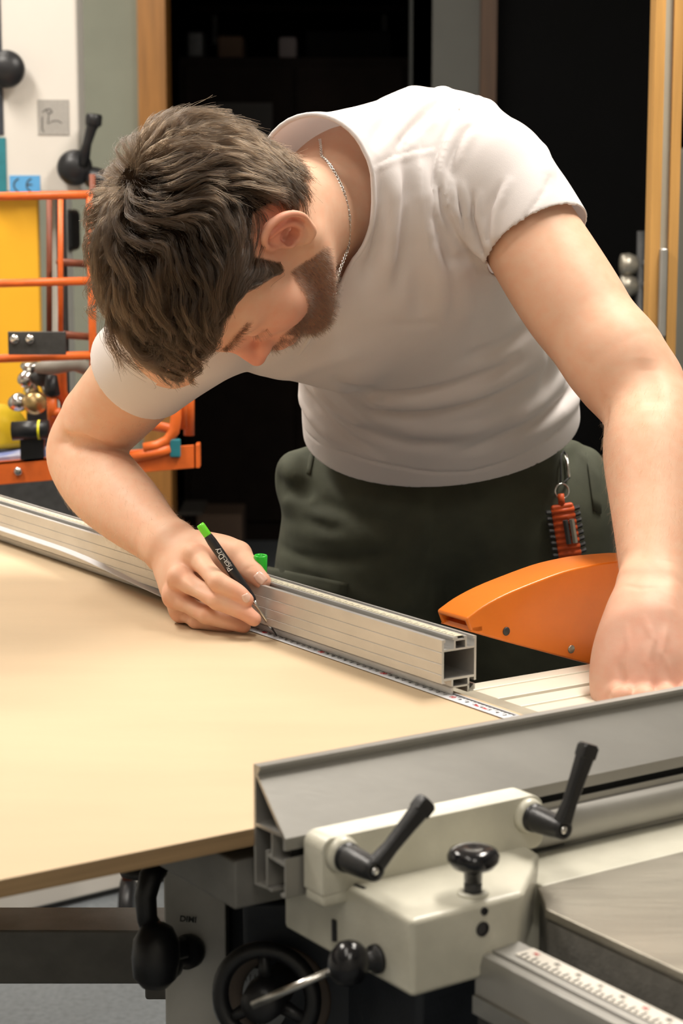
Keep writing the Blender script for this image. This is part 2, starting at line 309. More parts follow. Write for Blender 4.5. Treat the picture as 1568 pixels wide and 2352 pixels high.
for xx in (-160, 275):
    q = ty(xx, 1040, 3.36); MB().tube([q, (q[0], q[1], .06)], .010, 10).build('leg', M['cartbrown'], tr, smooth=True)
    MB().lathe([(.02, -.012), (.055, -.012), (.058, 0), (.055, .012), (.02, .012)], (q[0], q[1], .058), (1, 0, 0), 24).build('wheel', M['black'], tr, smooth=True)
for yy in (400, 1070):   # hidden rear corner posts tie rails to the shelf
    pass
q = ty(-150, 440); MB().tube([q, (q[0], q[1], ty(-150, 1075)[2])], .008, 10).build('upright', M['cartorange'], tr, smooth=True)
q = ty(206, 440); MB().tube([q, (q[0], q[1], ty(206, 1042)[2])], .006, 10).build('upright', M['cartorange'], tr, smooth=True)
pz0 = ty(19, 815, 2.97); pz1 = ty(150, 762, 2.97)
pb = MB().box((pz0[0], 2.97, pz0[2]), (pz1[0], 2.978, pz1[2])).build('mounting_plate', M['darksteel'], tr, bevel=.001)
for x in (34, 69): MB().lathe([(.003, -.001), (.007, 0), (.0075, .003), (.005, .006)], ty(x, 779, 2.97), (0, -1, 0), 14).build('bolt', M['chrome'], pb, smooth=True)
# things on the trolley shelf
sz = (fr0[2]+fr1[2])/2
def shz(x): t = (aty(x, 1050, TY)[0]-fr0[0])/(fr1[0]-fr0[0]); return fr0[2]*(1-t)+fr1[2]*t
rg = empty('gas_regulator', ty(70, 1000, 3.08), 'brass and steel gas regulator on the orange trolley shelf', 'regulator')
bz = shz(70)
MB().box((ty(36, 0, 3.1)[0], 3.1, bz), (ty(100, 0, 3.1)[0], 3.16, ty(0, 915, 3.1)[2])).build('block', M['darksteel'], rg, bevel=.004)
MB().lathe([(.006, 0), (.016, .004), (.019, .012), (.019, .03), (.014, .036)], ty(77, 925, 3.09), (.25, -1, .1), 24).build('brass_cap', M['brass'], rg, smooth=True)
MB().lathe([(.006, 0), (.013, .004), (.015, .014), (.012, .03)], ty(50, 922, 3.09), (-.2, -1, 0), 20).build('steel_cap', M['steel'], rg, smooth=True)
MB().lathe([(.010, 0), (.013, .003), (.008, .02), (.007, .03), (.016, .045), (.014, .05)], ty(72, 905, 3.1), (0, -.1, 1), 18).build('spindle', M['steel'], rg, smooth=True)
for x, y in ((55, 872), (88, 868)): MB().lathe([(.006, 0), (.012, .004), (.014, .02), (.010, .026)], ty(x, y, 3.08), (.4, -1, .1), 18).build('wing_nut', M['darksteel' if x > 60 else 'steel'], rg, smooth=True)
MB().tube([ty(100, 875, 3.1), ty(110, 900, 3.1), ty(104, 925, 3.1)], .008, 10).build('outlet', M['chrome'], rg, smooth=True)
h1 = MB().tube([ty(118, 862, 3.02), ty(119, 905, 3.02), ty(118, 912, 3.02)], [.009, .013, .008], 12).build('hose_grip', M['black'], None, smooth=True)
h1n = empty('gas_torch', ty(118, 950, 3.02), 'torch with black grip and orange tube standing on the trolley shelf', 'torch'); h1.parent = h1n; h1.location = -np.array(h1n.location)
MB().tube([ty(118, 908, 3.02), ty(120, 948, 3.02), ty(122, 975, 3.04), np.array([ty(122, 0, 3.05)[0], 3.05, shz(122)])], .008, 10).build('tube', M['cartorange'], h1n, smooth=True)
MB().tube([ty(118, 950, 3.02), ty(140, 946, 3.02)], .007, 10).build('side_tube', M['cartorange'], h1n, smooth=True)
ho = MB().tube([ty(137, 850, 3.1), ty(140, 900, 3.12), ty(152, 925, 3.12), ty(175, 932, 3.14), ty(190, 990, 3.2), np.array([ty(190, 0, 3.2)[0], 3.2, shz(190)])], .010, 12).build('orange_hose', M['cartorange'], None, smooth=True)
tag(ho, 'curved orange hose on the trolley, behind the torch', 'hose')
hp = MB().tube([ty(82, 846, 3.05), ty(120, 842, 3.05), ty(170, 832, 3.08), ty(205, 850, 3.1)], [.008, .013, .014, .01], 12).build('grey_hose_bundle', mat('grey_rubber', (.28, .26, .22), .6), None, smooth=True)
tag(hp, 'pale grey hose lying along the middle rail of the orange trolley', 'hose')
hel = empty('yellow_helmet', (ty(0, 0, 3.05)[0]-.02, 3.1, shz(0)), 'yellow safety helmet with black rim at the left end of the trolley', 'helmet')
hc = np.array([ty(-8, 0, 3.06)[0], 3.12, ty(0, 1006, 3.06)[2]])
MB().lathe([(.070, 0), (.068, .01), (.062, .03), (.046, .052), (.024, .064), (.0, .067)], (hc[0]-.04, hc[1]+.02, hc[2]-.02), (0, 0, 1), 32).build('shell', mat('yellow_helmet_plastic', (.72, .50, .02), .35), hel, smooth=True)
MB().lathe([(.073, 0), (.073, .010), (.066, .012)], (hc[0]-.04, hc[1]+.02, hc[2]-.030), (0, 0, 1), 32).build('rim', M['black'], hel, smooth=True)
MB().lathe([(.05, 0), (.066, .001), (.068, hc[2]-.03-shz(0))], (hc[0]-.04, hc[1]+.02, shz(0)+.001), (0, 0, 1), 24).build('lining', mat('dull_yellow', (.30, .22, .02), .6), hel, smooth=True)
fl_ = empty('flashlight', np.array([ty(70, 0, 2.98)[0], 3.03, shz(70)]), 'black torch with one yellow ring lying on the trolley shelf', 'flashlight')
a = ty(28, 990, 2.99); b = ty(112, 986, 2.99)
MB().tube([a, b], .0145, 20).build('barrel', M['black'], fl_, smooth=True)
MB().tube([ty(88, 987, 2.99), ty(93, 987, 2.99)], .0152, 20).build('ring', mat('yellow_ring', (.85, .75, .02), .4), fl_)
MB().box((a[0]+.01, 3.0, shz(40)), (b[0]-.01, 3.02, a[2]-.01)).build('rest', M['black'], fl_)
mg = [np.array([ty(x, 0, Y)[0], Y, shz(x)+.003]) for x, Y in ((-60, 3.01), (114, 3.01), (100, 3.3), (-60, 3.3))]
mz = MB().add([q-np.array([0, 0, .002]) for q in mg]+[q+np.array([0, 0, .004]) for q in mg], [(0, 3, 2, 1), (4, 5, 6, 7), (0, 1, 5, 4), (1, 2, 6, 5), (2, 3, 7, 6), (3, 0, 4, 7)]).build('magazine', M['paper'])
tag(mz, 'blue and white printed magazine flat on the trolley shelf', 'magazine')
# low white cabinet whose foot shows beneath the board
l0, l1 = atz(40, 2112, 0), atz(322, 2043, 0); dd = (l1-l0)/np.linalg.norm(l1-l0); nn = np.array([-dd[1], dd[0], 0])
lc = empty('low_cabinet', (l0+l1)/2, 'low white cabinet on the blue grey floor, seen under the board', 'cabinet')
def lct(a, b, c): return l0+dd*a+nn*b+np.array([0, 0, c])
MB().box((-.5, 0, .012), (.42, .3, .22), lct).build('body', M['white'], lc, bevel=.006)
MB().box((-.48, .012, 0), (.40, .28, .014), lct).build('plinth', M['darksteel'], lc)
MB().box((-.52, -.01, .22), (.44, .31, .245), lct).build('top', M['white'], lc, bevel=.004)
def spline(pts, rs, m_=4):
    q = np.concatenate([np.array(pts), np.array(rs)[:, None]], 1); e = np.vstack([2*q[0]-q[1], q, 2*q[-1]-q[-2]]); out = []
    for i in range(1, len(e)-2):
        a, b, c, d = e[i-1], e[i], e[i+1], e[i+2]
        for j in range(m_): t = j/m_; out.append(.5*(2*b+(c-a)*t+(2*a-5*b+4*c-d)*t*t+(3*b-a-3*c+d)*t**3))
    out.append(q[-1]); out = np.array(out); return [o[:3] for o in out], [max(o[3], 1e-4) for o in out]
# ================================================================== THE SAW
def ext(name, poly, u0, u1, m, parent, endmat=None, **k):
    """(v,z) profile run along u"""
    return MB().prism(poly, lambda v, z: W(u0, v, z), lambda v, z: W(u1, v, z)).build(name, m, parent, **k)
def extv(name, poly, v0, v1, m, parent, **k):
    return MB().prism(poly, lambda u, z: W(u, v0, z), lambda u, z: W(u, v1, z)).build(name, m, parent, **k)
saw = empty('table_saw', W(.5, -.3, 0), 'sliding table panel saw with grey cast iron table and cream rail', 'machine')
ZT = .855
# cast iron table with rounded corner
tp = [(.150, -.118), (.144, -.126), (.1435, -.16), (.1435, -.75), (1.35, -.75), (1.35, -.092), (.165, -.092)]
MB().prism(tp, lambda u, v: W(u, v, ZT), lambda u, v: W(u, v, ZT-.007)).build('cast_table', M['cast'], saw, bevel=.0012)
tq = [(u+(.001 if u < 1 else 0), v-.001) for u, v in tp]
MB().prism(tq, lambda u, v: W(u, v, ZT-.0069), lambda u, v: W(u, v, ZT-.062)).build('table_rim', M['castside'], saw, bevel=.003)
MB().uvz((.170, -.0915, .80), (1.35, -.034, .8548)).build('cream_rail', M['cream'], saw, bevel=.0015)
MB().uvz((.24, -.68, .10), (1.3, -.05, .792)).build('machine_base', M['blue'], saw, bevel=.01)
MB().uvz((.22, -.70, 0), (1.32, -.03, .10)).build('plinth', M['darksteel'], saw)
MB().uvz((.135, -.0, .05), (.24, .22, .86)).build('frame_panel', M['blue'], saw, bevel=.006)
# guide rail with its scale, running toward the camera from the fence head
gr = extv('guide_rail', [(.084, .808), (.084, .832), (.086, .8385), (.091, .8400), (.0915, .8375), (.0935, .8375), (.094, .8405), (.1155, .8415), (.1185, .839), (.119, .808)], -.13, -.75, M['alu'], saw, bevel=.0005)
extv('rail_groove', [(.0835, .800), (.0835, .812), (.0815, .812), (.0815, .800)], -.131, -.75, M['steel'], gr)
extv('rail_body', [(.086, .775), (.086, .81), (.117, .81), (.117, .775)], -.131, -.75, M['darksteel'], saw)
extv('scale_strip', [(.100, .8413), (.1145, .8420), (.1145, .8424), (.100, .8417)], -.15, -.75, mat('scale_white', (.66, .62, .55), .5), gr)
tk = MB()
for i in range(110):
    v = -.155-i*.005; w_ = .0055 if i % 2 == 0 else .0032
    tk.uvz((.1005, v-.00016, .8418), (.1005+w_, v+.00016, .84265))
tag(tk.build('scale_tick', M['ink'], gr), kind='stuff')
for i in range(10):
    text('scale_number', str(34-i), M['redink'] if i % 5 == 0 else M['ink'], W(.1095, -.16-i*.02, .8428), VD, -UD, .0045, gr)
# beam under the board, running in the v direction, with the pale strip on it
bm_ = extv('cross_beam', [(-.008, .842), (-.008, .876), (.05, .876), (.05, .842)], .012, .40, M['beam'], saw, bevel=.002)
MB().uvz((-.036, .06, .866), (-.006, .20, .872)).build('bracket_plate', mat('worn_bronze_plate', (.16, .11, .06), .5, .3, .2, 60), saw, bevel=.001)
MB().lathe([(.011, 0), (.011, .007), (.0075, .008), (.0075, .016), (.004, .018)], W(-.020, .115, .866), (0, 0, -1), 18).build('knob', M['black'], saw, smooth=True)
MB().box((aty(516, 0, 1.56)[0], 1.50, .02), (aty(760, 0, 1.56)[0], 1.62, .842)).build('dark_panel', M['blue'], saw, bevel=.004)
# light grey column with the crank
cx0 = atu(375, 2030, -.03); cx1 = atu(518, 2030, -.03); 
Pc = aty(375, 1990, 1.46); Pd = aty(518, 1990, 1.46)
MB().box((Pc[0], 1.46, 0), (Pd[0], 1.58, aty(400, 1988, 1.46)[2])).build('column', M['grey'], saw, bevel=.002)
text('lettering', 'DIMI', M['ink'], aty(432, 2112, 1.4585), (1, 0, -.1), (0, 0, 1), .0065, saw, bold=.0002)
cr_ = MB().lathe([(.0125, 0), (.0135, .004), (.0125, .012), (.008, .014), (.007, .03), (.011, .034), (.011, .05)], aty(440, 2180, 1.46), (-.45, -1, 0), 20).build('crank', M['black'], saw, smooth=True)
MB().tube([aty(356, 2150, 1.425), aty(338, 2110, 1.42), aty(334, 2060, 1.42), aty(345, 2015, 1.425), aty(362, 1992, 1.43)], [.009, .008, .0085, .009, .009], 16).build('crank_arm', M['black'], cr_, smooth=True)
MB().lathe([(.0, -.026), (.010, -.0255), (.0165, -.018), (.0185, -.004), (.0175, .010), (.012, .020), (.006, .0235), (0, .024)], aty(358, 2190, 1.41), (.05, .1, 1), 24).build('crank_knob', M['black'], cr_, smooth=True)
MB().lathe([(.006, 0), (.018, .001), (.02, .005), (.015, .009)], aty(330, 2008, 1.45), (.0, 0, 1), 18).build('crank_boss', M['darksteel'], cr_, smooth=True)
MB().tube([aty(365, 2190, 1.42), aty(425, 2175, 1.43)], .0085, 12).build('crank_shaft', M['black'], cr_, smooth=True)
# grey outrigger beam low on the left
q0 = aty(-250, 2128, 1.9); q1 = aty(385, 2145, 1.9)
MB().box((q0[0], 1.9, aty(0, 2262, 1.9)[2]), (q1[0]+.05, 1.97, aty(0, 2138, 1.9)[2])).build('outrigger_beam', M['beam'], saw, bevel=.003)
MB().box((q1[0]-.02, 1.86, aty(0, 2262, 1.9)[2]), (q1[0]+.05, 1.97, aty(0, 2150, 1.9)[2])).build('outrigger_joint', M['beam'], saw, bevel=.003)
# handwheel
hw_c = aty(612, 2290, 1.33); hax = np.array([-.25, -1, .08]); hax = hax/np.linalg.norm(hax)
def ring(c, ax, R, r, n=40, m_=12, sq=1.):
    ax = np.array(ax)/np.linalg.norm(ax); a = np.array([0, 0, 1.]); N = np.cross(ax, a); N /= np.linalg.norm(N); B = np.cross(ax, N); v = []; f = []
    for i in range(n):
        t = 2*math.pi*i/n; d = math.cos(t)*N+math.sin(t)*B
        for k in range(m_): s_ = 2*math.pi*k/m_; v.append(c+d*(R+r*math.cos(s_))+ax*(r*sq*math.sin(s_)))
    for i in range(n):
        for k in range(m_): f.append((i*m_+k, i*m_+(k+1) % m_, ((i+1) % n)*m_+(k+1) % m_, ((i+1) % n)*m_+k))
    return MB().add(v, f)
hw = MB().lathe([(.006, .02), (.014, .018), (.016, 0), (.010, -.07), (.008, -.10)], hw_c, hax, 20).build('handwheel', M['black'], saw, smooth=True)
ring(hw_c, hax, .0345, .0062).build('wheel_rim', M['black'], hw, smooth=True)
Nn = np.cross(hax, ZD); Nn /= np.linalg.norm(Nn); Bn = np.cross(hax, Nn)
for k in range(3):
    t = .6+k*2.094; d = math.cos(t)*Nn+math.sin(t)*Bn; MB().tube([hw_c+d*.01, hw_c+d*.034], [.006, .004], 10).build('spoke', M['black'], hw, smooth=True)
MB().box((aty(540, 0, 1.39)[0], 1.39, .3), (aty(900, 0, 1.39)[0], 1.45, aty(0, 2075, 1.39)[2])).build('front_panel', M['blue'], saw, bevel=.004)
dl = MB().lathe([(.028, 0), (.028, .004), (.022, .006)], aty(575, 2300, 1.389), (0, -1, 0), 28).build('angle_dial', mat('dial_face', (.34, .36, .38), .5), saw, smooth=False)
tk = MB()
for k in range(36):
    t = k*math.pi/18; c_ = aty(575, 2300, 1.3828); d = np.array([math.cos(t), 0, math.sin(t)]); tk.tube([c_+d*.016, c_+d*.021], .0003, 4)
tag(tk.build('dial_tick', M['ink'], dl), kind='stuff')
# fender-like brown disc rim behind the handwheel
ring(aty(640, 2290, 1.375), hax, .034, .006, sq=.5).build('disc_rim', mat('rusty_rim', (.085, .062, .048), .6), saw, smooth=True)
# orange blade guard: hollow arc hood
def ghood():
    V0, V1 = .290, .335
    top = [atv(x, y, V0) for x, y in ((1072, 1420), (1110, 1392), (1160, 1365), (1220, 1340), (1290, 1314), (1345, 1300), (1400, 1291), (1500, 1285), (1600, 1300))]
    bot = [atv(x, y, V0) for x, y in ((1082, 1452), (1120, 1463), (1170, 1477), (1230, 1493), (1300, 1512), (1345, 1524), (1400, 1538), (1500, 1565), (1600, 1595))]
    top = spline(top, [0]*9, 3)[0]; bot = spline(bot, [0]*9, 3)[0]; return top, bot, V1-V0
gt, gb, gw = ghood(); n_ = len(gt); mb = MB(); t_ = .004
def sh_(p, dv, dz=0, du=0): return p+VD*dv+np.array([0, 0, dz])+UD*du
outer = [[b, t, sh_(t, gw, 0), sh_(b, gw, 0)] for t, b in zip(gt, gb)]
inner = [[sh_(b, t_, 0), sh_(t, t_, -t_), sh_(t, gw-t_, -t_), sh_(b, gw-t_, 0)] for t, b in zip(gt, gb)]
vv = [q for st_ in outer for q in st_]+[q for st_ in inner for q in st_]; off = 4*n_; ff = []
for i in range(n_-1):
    for k in range(3):
        ff.append((i*4+k, i*4+k+1, i*4+k+5, i*4+k+4)); ff.append((off+i*4+k, off+i*4+k+4, off+i*4+k+5, off+i*4+k+1))
    for k in (0, 3): ff.append((i*4+k, off+i*4+k, off+i*4+k+4, i*4+k+4))
for e in (0, n_-1):
    for k in range(3): ff.append((e*4+k, e*4+k+1, off+e*4+k+1, off+e*4+k))
grd = mesh('blade_guard', vv, ff, M['orange'], saw, bevel=.0022)
# the lower lip across the hollow end, screws and the dark blade slot
e0 = MB(); e0.add([gb[0], sh_(gb[0], gw), sh_(gb[0], gw, .004, .002), sh_(gb[0], 0, .004, .002), sh_(gb[0], 0, 0, .012), sh_(gb[0], gw, 0, .012), sh_(gb[0], gw, .004, .012), sh_(gb[0], 0, .004, .012)], [(0, 1, 2, 3), (4, 7, 6, 5), (0, 3, 7, 4), (1, 5, 6, 2), (0, 4, 5, 1), (3, 2, 6, 7)])
e0.build('end_lip', M['orange'], grd)
for x, y in ((1162, 1450), (1311, 1491)):
    s0 = MB().lathe([(.0038, -.001), (.0040, .0006), (.0032, .0014)], atv(x, y, .290), -VD, 16).build('screw', M['cast' if x > 1200 else 'darksteel'], grd, smooth=True)
MB().tube([atv(1400, 1400, .3125)+0, atv(1560, 1420, .3125), np.array([*atv(1560, 1420, .3125)[:2], .05])], .012, 12).build('guard_arm', M['darksteel'], saw, smooth=True)

# sliding table with its grooves
sl = empty('sliding_table', W(.7, .16, .80), 'pale grooved aluminium sliding table under the hand and the fence end', 'sliding table')
prof = [(.045, .80), (.045, .888), (.100, .888), (.100, .881), (.108, .881), (.108, .888), (.185, .888), (.1865, .884), (.1885, .884), (.190, .888), (.213, .888), (.214, .882), (.220, .882), (.221, .888), (.252, .888), (.253, .885), (.2555, .885), (.2565, .888), (.275, .888), (.275, .880), (.270, .876), (.270, .80)]
ext('table_profile', prof, .305, 1.4, M['slide'], sl, bevel=.0006)
ext('steel_track', [(.214, .8821), (.214, .8850), (.2185, .8850), (.2185, .8821)], .305, 1.4, M['steel'], sl)
MB().uvz((.5, .06, .1), (1.3, .26, .80)).build('table_base', M['blue'], sl, bevel=.01)
MB().uvz((.48, .05, 0), (1.32, .27, .1)).build('plinth', M['darksteel'], sl)
# thin grey steel strip beneath the fence end
stp = MB().uvz((.3335, .137, .8885), (.362, .60, .8945)).build('packing_strip', mat('dull_steel_strip', (.46, .45, .36), .45, .4, .15, 60), None, bevel=.0006)
tag(stp, 'flat grey steel strip projecting under the end of the crosscut fence', 'strip')
# ================================================================== THE BOARD
bd = empty('wood_board', W(-.1, .5, .888), 'large flat tan fibreboard panel being marked on the saw', 'board')
BU0, BU1, BV1 = -1.05, .332, 1.75
MB().uvz((BU0, .0015, .8995), (BU1, BV1, .9002)).build('face', M['bole'], bd)
MB().uvz((BU0, .0015, .8885), (BU1, BV1, .8995)).build('core', M['boardedge'], bd)
# ================================================================== CROSSCUT FENCE
cf = empty('crosscut_fence', W(.33, .8, .9), 'long silver aluminium fence profile lying along the far board edge', 'fence')
FV0, FV1 = .212, 2.0
def U_(u): return u
uL, uR, zt_, zb_ = .3105, .3465, .9485, .9145
cfp = MB()
def strip(poly): cfp.prism(poly, lambda u, z: W(u, FV0, z), lambda u, z: W(u, FV1, z))
# outer left wall with three fine grooves
strip([(uL, .9115), (uL, .9185), (uL+.0004, .9189), (uL, .9193), (uL, .9275), (uL+.0004, .9279), (uL, .9283), (uL, .9375), (uL+.0004, .9379), (uL, .9383), (uL, zt_), (uL+.0035, zt_+.0003), (uL+.0035, zt_-.0022), (uL+.0022, zt_-.0022), (uL+.0022, .9130), (uL+.004, .9115)])
strip([(uR, .9105), (uR, zt_), (uR-.0035, zt_+.0003), (uR-.0035, zt_-.0022), (uR-.0022, zt_-.0022), (uR-.0022, .9105)])
strip([(uL+.002, .9385), (uL+.002, .9402), (uR-.002, .9402), (uR-.002, .9385)])
strip([(uL+.002, .9135), (uL+.002, .9155), (uR-.002, .9155), (uR-.002, .9135)])
strip([(uL+.0125, .940), (uL+.0125, .9480), (uL+.0112, .9480), (uL+.0112, .9498), (uL+.0162, .9498), (uL+.0162, .9475), (uL+.0142, .9475), (uL+.0142, .940)])
strip([(uR-.0118, .940), (uR-.0118, .9480), (uR-.0130, .9480), (uR-.0130, .9498), (uR-.0100, .9498), (uR-.0100, .940)])
strip([(uL+.0140, .9465), (uL+.0140, .9478), (uR-.0110, .9478), (uR-.0110, .9465)])
# foot
strip([(.3205, .9012), (.3205, .9137), (.3225, .9137), (.3225, .9012)]); strip([(.3375, .9012), (.3375, .9137), (.3395, .9137), (.3395, .9012)])
strip([(.3205, .9065), (.3205, .9080), (.3395, .9080), (.3395, .9065)])
strip([(.3385, .9012), (.3385, .9026), (.3455, .9026), (.3455, .9075), (.3440, .9075), (.3440, .9012)])
cfp.build('fence_profile', M['aluv'], cf)
sc = extv('scale_strip', [(uL+.0145, .9498), (uL+.0145, .9502), (uR-.0125, .9502), (uR-.0125, .9498)], FV0+.002, FV1, mat('worn_scale', (.62, .58, .44), .5, 0, .2, 120), cf)
tk = MB()
for i in range(340): tk.uvz((uL+.015, FV0+.006+i*.005-.0003, .9500), (uL+.015+(.0045 if i % 2 else .0025), FV0+.006+i*.005+.0003, .95035))
tag(tk.build('scale_tick', M['ink'], sc), kind='stuff')
# ================================================================== TAPE MEASURE
tm = empty('tape_measure', W(.32, .3, .9003), 'white steel tape blade with ruler print lying along the fence', 'tape measure')
pv = np.concatenate([np.linspace(.127, .62, 50), np.linspace(.64, 1.6, 60)])
def tape_c(v):
    s_ = max(0, v-.55); u = .3175-.0*v; lift = .0
    z = .9008+(0 if v < .56 else .018*(1-math.cos(min(1, (v-.56)/.40)*math.pi))/2); uu = .3175 if v < .5 else .3175-.006*min(1, (v-.5)/.3)
    return uu, z
tv = []; tf = []; uvs = []; NW = 9
for i, v in enumerate(pv):
    uu, z = tape_c(v); tilt = 0 if v < .56 else min(1, (v-.56)/.3)*.75
    for k in range(NW):
        s_ = (k/(NW-1)-.5); wd_ = .0165
        tv.append(W(uu+s_*wd_*math.cos(tilt), v, z+.0006*(4*s_*s_)+(s_+.5)*wd_*math.sin(tilt)*.9)); uvs.append((v*1000, k/(NW-1)))
for i in range(len(pv)-1):
    for k in range(NW-1): a = i*NW+k; tf.append((a, a+1, a+NW+1, a+NW))
tmo = MB().add(tv, tf); to = tmo.build('tape_blade', M['white'], tm, smooth=True)
sd = to.modifiers.new('thick', 'SOLIDIFY'); sd.thickness = .00025; sd.offset = -1
tmat = bpy.data.materials.new('tape_print'); tmat.use_nodes = True; nt = tmat.node_tree; b = nt.nodes['Principled BSDF']; b.inputs['Roughness'].default_value = .3
b.inputs['Base Color'].default_value = (.74, .75, .78, 1); to.data.materials[0] = tmat
tk = MB(); 
for i in range(420):
    v = .130+i*.001; uu, z = tape_c(v); L = .0065 if i % 10 == 0 else (.0045 if i % 5 == 0 else .003)
    if v > .53: break
    tk.uvz((uu+.0072-L, v-.00009, z+.0003), (uu+.0072, v+.00009, z+.00056))
tag(tk.build('tick_mark', M['ink'], to), kind='stuff')
for i in range(38):
    v = .135+i*.010; n1 = i+3; uu, z = tape_c(v)
    text('tape_number', str(n1 % 10) if n1 % 10 else str(n1), M['redink'] if n1 % 10 == 0 else M['ink'], W(uu-.001, v, z+.0005), -VD, UD, .0055 if n1 % 10 else .0065, to, thick=.00012)
text('tape_print_red', 'IIm    2m', M['redink'], W(.3155, .165, .9015), -VD, UD, .0045, to, thick=.00012)
# ================================================================== RIP FENCE with clamp head
rf = empty('rip_fence', W(.08, -.02, .862), 'tall grey aluminium rip fence with cream clamp head in the foreground', 'fence')
FU0, FU1 = 0., 1.1
rp = MB()
def rs(poly): rp.prism(poly, lambda v, z: W(FU0, v, z), lambda v, z: W(FU1, v, z))
rs([(.0, .8625), (.0, .9445), (-.0025, .9447), (-.0025, .8625)])                                # board side plate
rs([(-.002, .9447), (-.0075, .9445), (-.0078, .9425), (-.0052, .9385), (-.0022, .9375)])        # top lip
rs([(-.0024, .9375), (-.0042, .9390), (-.0390, .9042), (-.0390, .8960), (-.0362, .8960), (-.0362, .9030)])  # slanting face and its lip
rs([(-.0024, .9030), (-.0024, .9052), (-.0364, .9062), (-.0364, .9040)])
rs([(-.0215, .9035), (-.0235, .9035), (-.0235, .8860), (-.0215, .8860)])
rs([(-.0160, .8885), (-.0380, .8870), (-.0380, .8850), (-.0160, .8862)])
rs([(-.0375, .8650), (-.0375, .8905), (-.0390, .8905), (-.0390, .8650)])
rs([(-.0150, .8650), (-.0150, .8900), (-.0170, .8900), (-.0170, .8650)])
rs([(-.0024, .8625), (-.0024, .8645), (-.0170, .8660), (-.0170, .8640)]); rs([(-.0330, .8640), (-.0330, .8662), (-.0380, .8662), (-.0380, .8640)]); rs([(-.0165, .8640), (-.0165, .8655), (-.0220, .8650), (-.0220, .8635)])
rp.build('fence_profile', M['alu'], rf)
ext('lower_tube', [(-.0392+math.cos(t)*.0125*.55, .8725+math.sin(t)*.0135) for t in np.linspace(math.pi/2, 3*math.pi/2, 12)], .19, FU1, M['alu'], rf, smooth=True)
ext('slot_shadow_strip', [(-.030, .887), (-.030, .896), (-.0295, .896), (-.0295, .887)], .01, FU1, M['darksteel'], rf)
# head casting
hd = MB()
top = [(.0305, -.136), (.119, -.1345), (.176, -.082), (.181, -.058), (.0305, -.058)]
bot = [(.0305, -.136), (.115, -.1345), (.170, -.082), (.176, -.040), (.0305, -.040)]
hd.prism([(0, 0)]*0 or [(i, 0) for i in range(5)], lambda i, _: W(*top[int(i)], .8735), lambda i, _: W(*bot[int(i)], .823))
head = hd.build('clamp_head', M['cream'], rf, bevel=.004, seg=3)
MB().uvz((.0300, -.058, .8225), (.17, .0115, .8618)).build('head_underside', M['cream'], head, bevel=.003)
# clamp bar with rounded ends, standing up against the fence
def bar(u0, u1, z0, z1, r, v0, v1, n=6):
    P = []
    for cu, cz_, a0 in ((u1-r, z1-r, 0), (u0+r*.7, z1-r*.7, 90), (u0+.001, z0+.001, 180), (u1-r*.6, z0+r*.6, 270)):
        rr = {0: r, 90: r*.7, 180: .001, 270: r*.6}[a0]
        for k in range(n+1): t = math.radians(a0+90*k/n); P.append((cu+rr*math.cos(t), cz_+rr*math.sin(t)))
    return MB().prism(P, lambda u, z: W(u, v0, z), lambda u, z: W(u, v1, z))
bar(.012, .193, .8705, .9085, .012, -.0415, -.064).build('clamp_bar', M['cream'], rf, bevel=.003, seg=3)
MB().uvz((.0123, -.0638, .8620), (.034, -.0420, .8725)).build('bar_foot', M['cream'], head, bevel=.003)
# bosses, levers
for bu, bz_, tip, dv in ((.0265, .8960, (.0665, .9350), 0), (.1790, .8950, (.1995, .9510), 0)):
    bo = MB().lathe([(.0125, 0), (.0118, .003), (.0105, .006)], W(bu, -.0635, bz_), -VD, 24).build('boss', M['cream'], head, smooth=True)
    lev = MB().lathe([(.0085, .0), (.0098, .0012), (.0098, .0035), (.0088, .004), (.0092, .006), (.0080, .024), (.0072, .030), (.0068, .0335), (.0045, .034), (.0045, .0325), (.0, .0325)], W(bu, -.0690, bz_), -VD, 28).build('clamp_lever', M['black'], rf, smooth=True)
    c0 = W(bu, -.0985, bz_); c1 = W(tip[0], -.100, tip[1]); dr = (c1-c0)/np.linalg.norm(c1-c0); sd_ = np.cross(dr, VD); sd_ /= np.linalg.norm(sd_); up_ = np.cross(sd_, dr)
    arm = MB(); st_ = [(.004, .0050, .0042, 0), (.018, .0040, .0034, .001), (.036, .0046, .0036, .0015), (np.linalg.norm(c1-c0)-.006, .0054, .0040, .002), (np.linalg.norm(c1-c0), .0050, .0038, .002)]
    vs = []; 
    for d_, a_, b_, l_ in st_:
        for sx, sy in ((-1, -.6), (-.6, -1), (.6, -1), (1, -.6), (1, .6), (.6, 1), (-.6, 1), (-1, .6)): vs.append(c0+dr*d_+sd_*a_*1.2*sx+up_*(b_*1.2*sy)-VD*l_)
    fs = [tuple(range(8))[::-1], tuple(range(32, 40))]+[(i*8+k, i*8+(k+1) % 8, i*8+8+(k+1) % 8, i*8+8+k) for i in range(4) for k in range(8)]
    mesh('lever_arm', vs, fs, M['black'], lev, bevel=.0006)
    L_ = np.linalg.norm(c1-c0)
    arm2 = MB(); arm2.box((-.0062, -.0048, L_-.010), (.0062, .0048, L_-.001), lambda a, b, c: c0+sd_*a+up_*b+dr*c-VD*.002).build('lever_tip', M['black'], lev, bevel=.0012)
    MB().lathe([(.0030, 0), (.0030, .0015), (.0, .0020)], W(bu, -.1015, bz_), -VD, 14).build('screw', M['chrome'], lev, smooth=True)
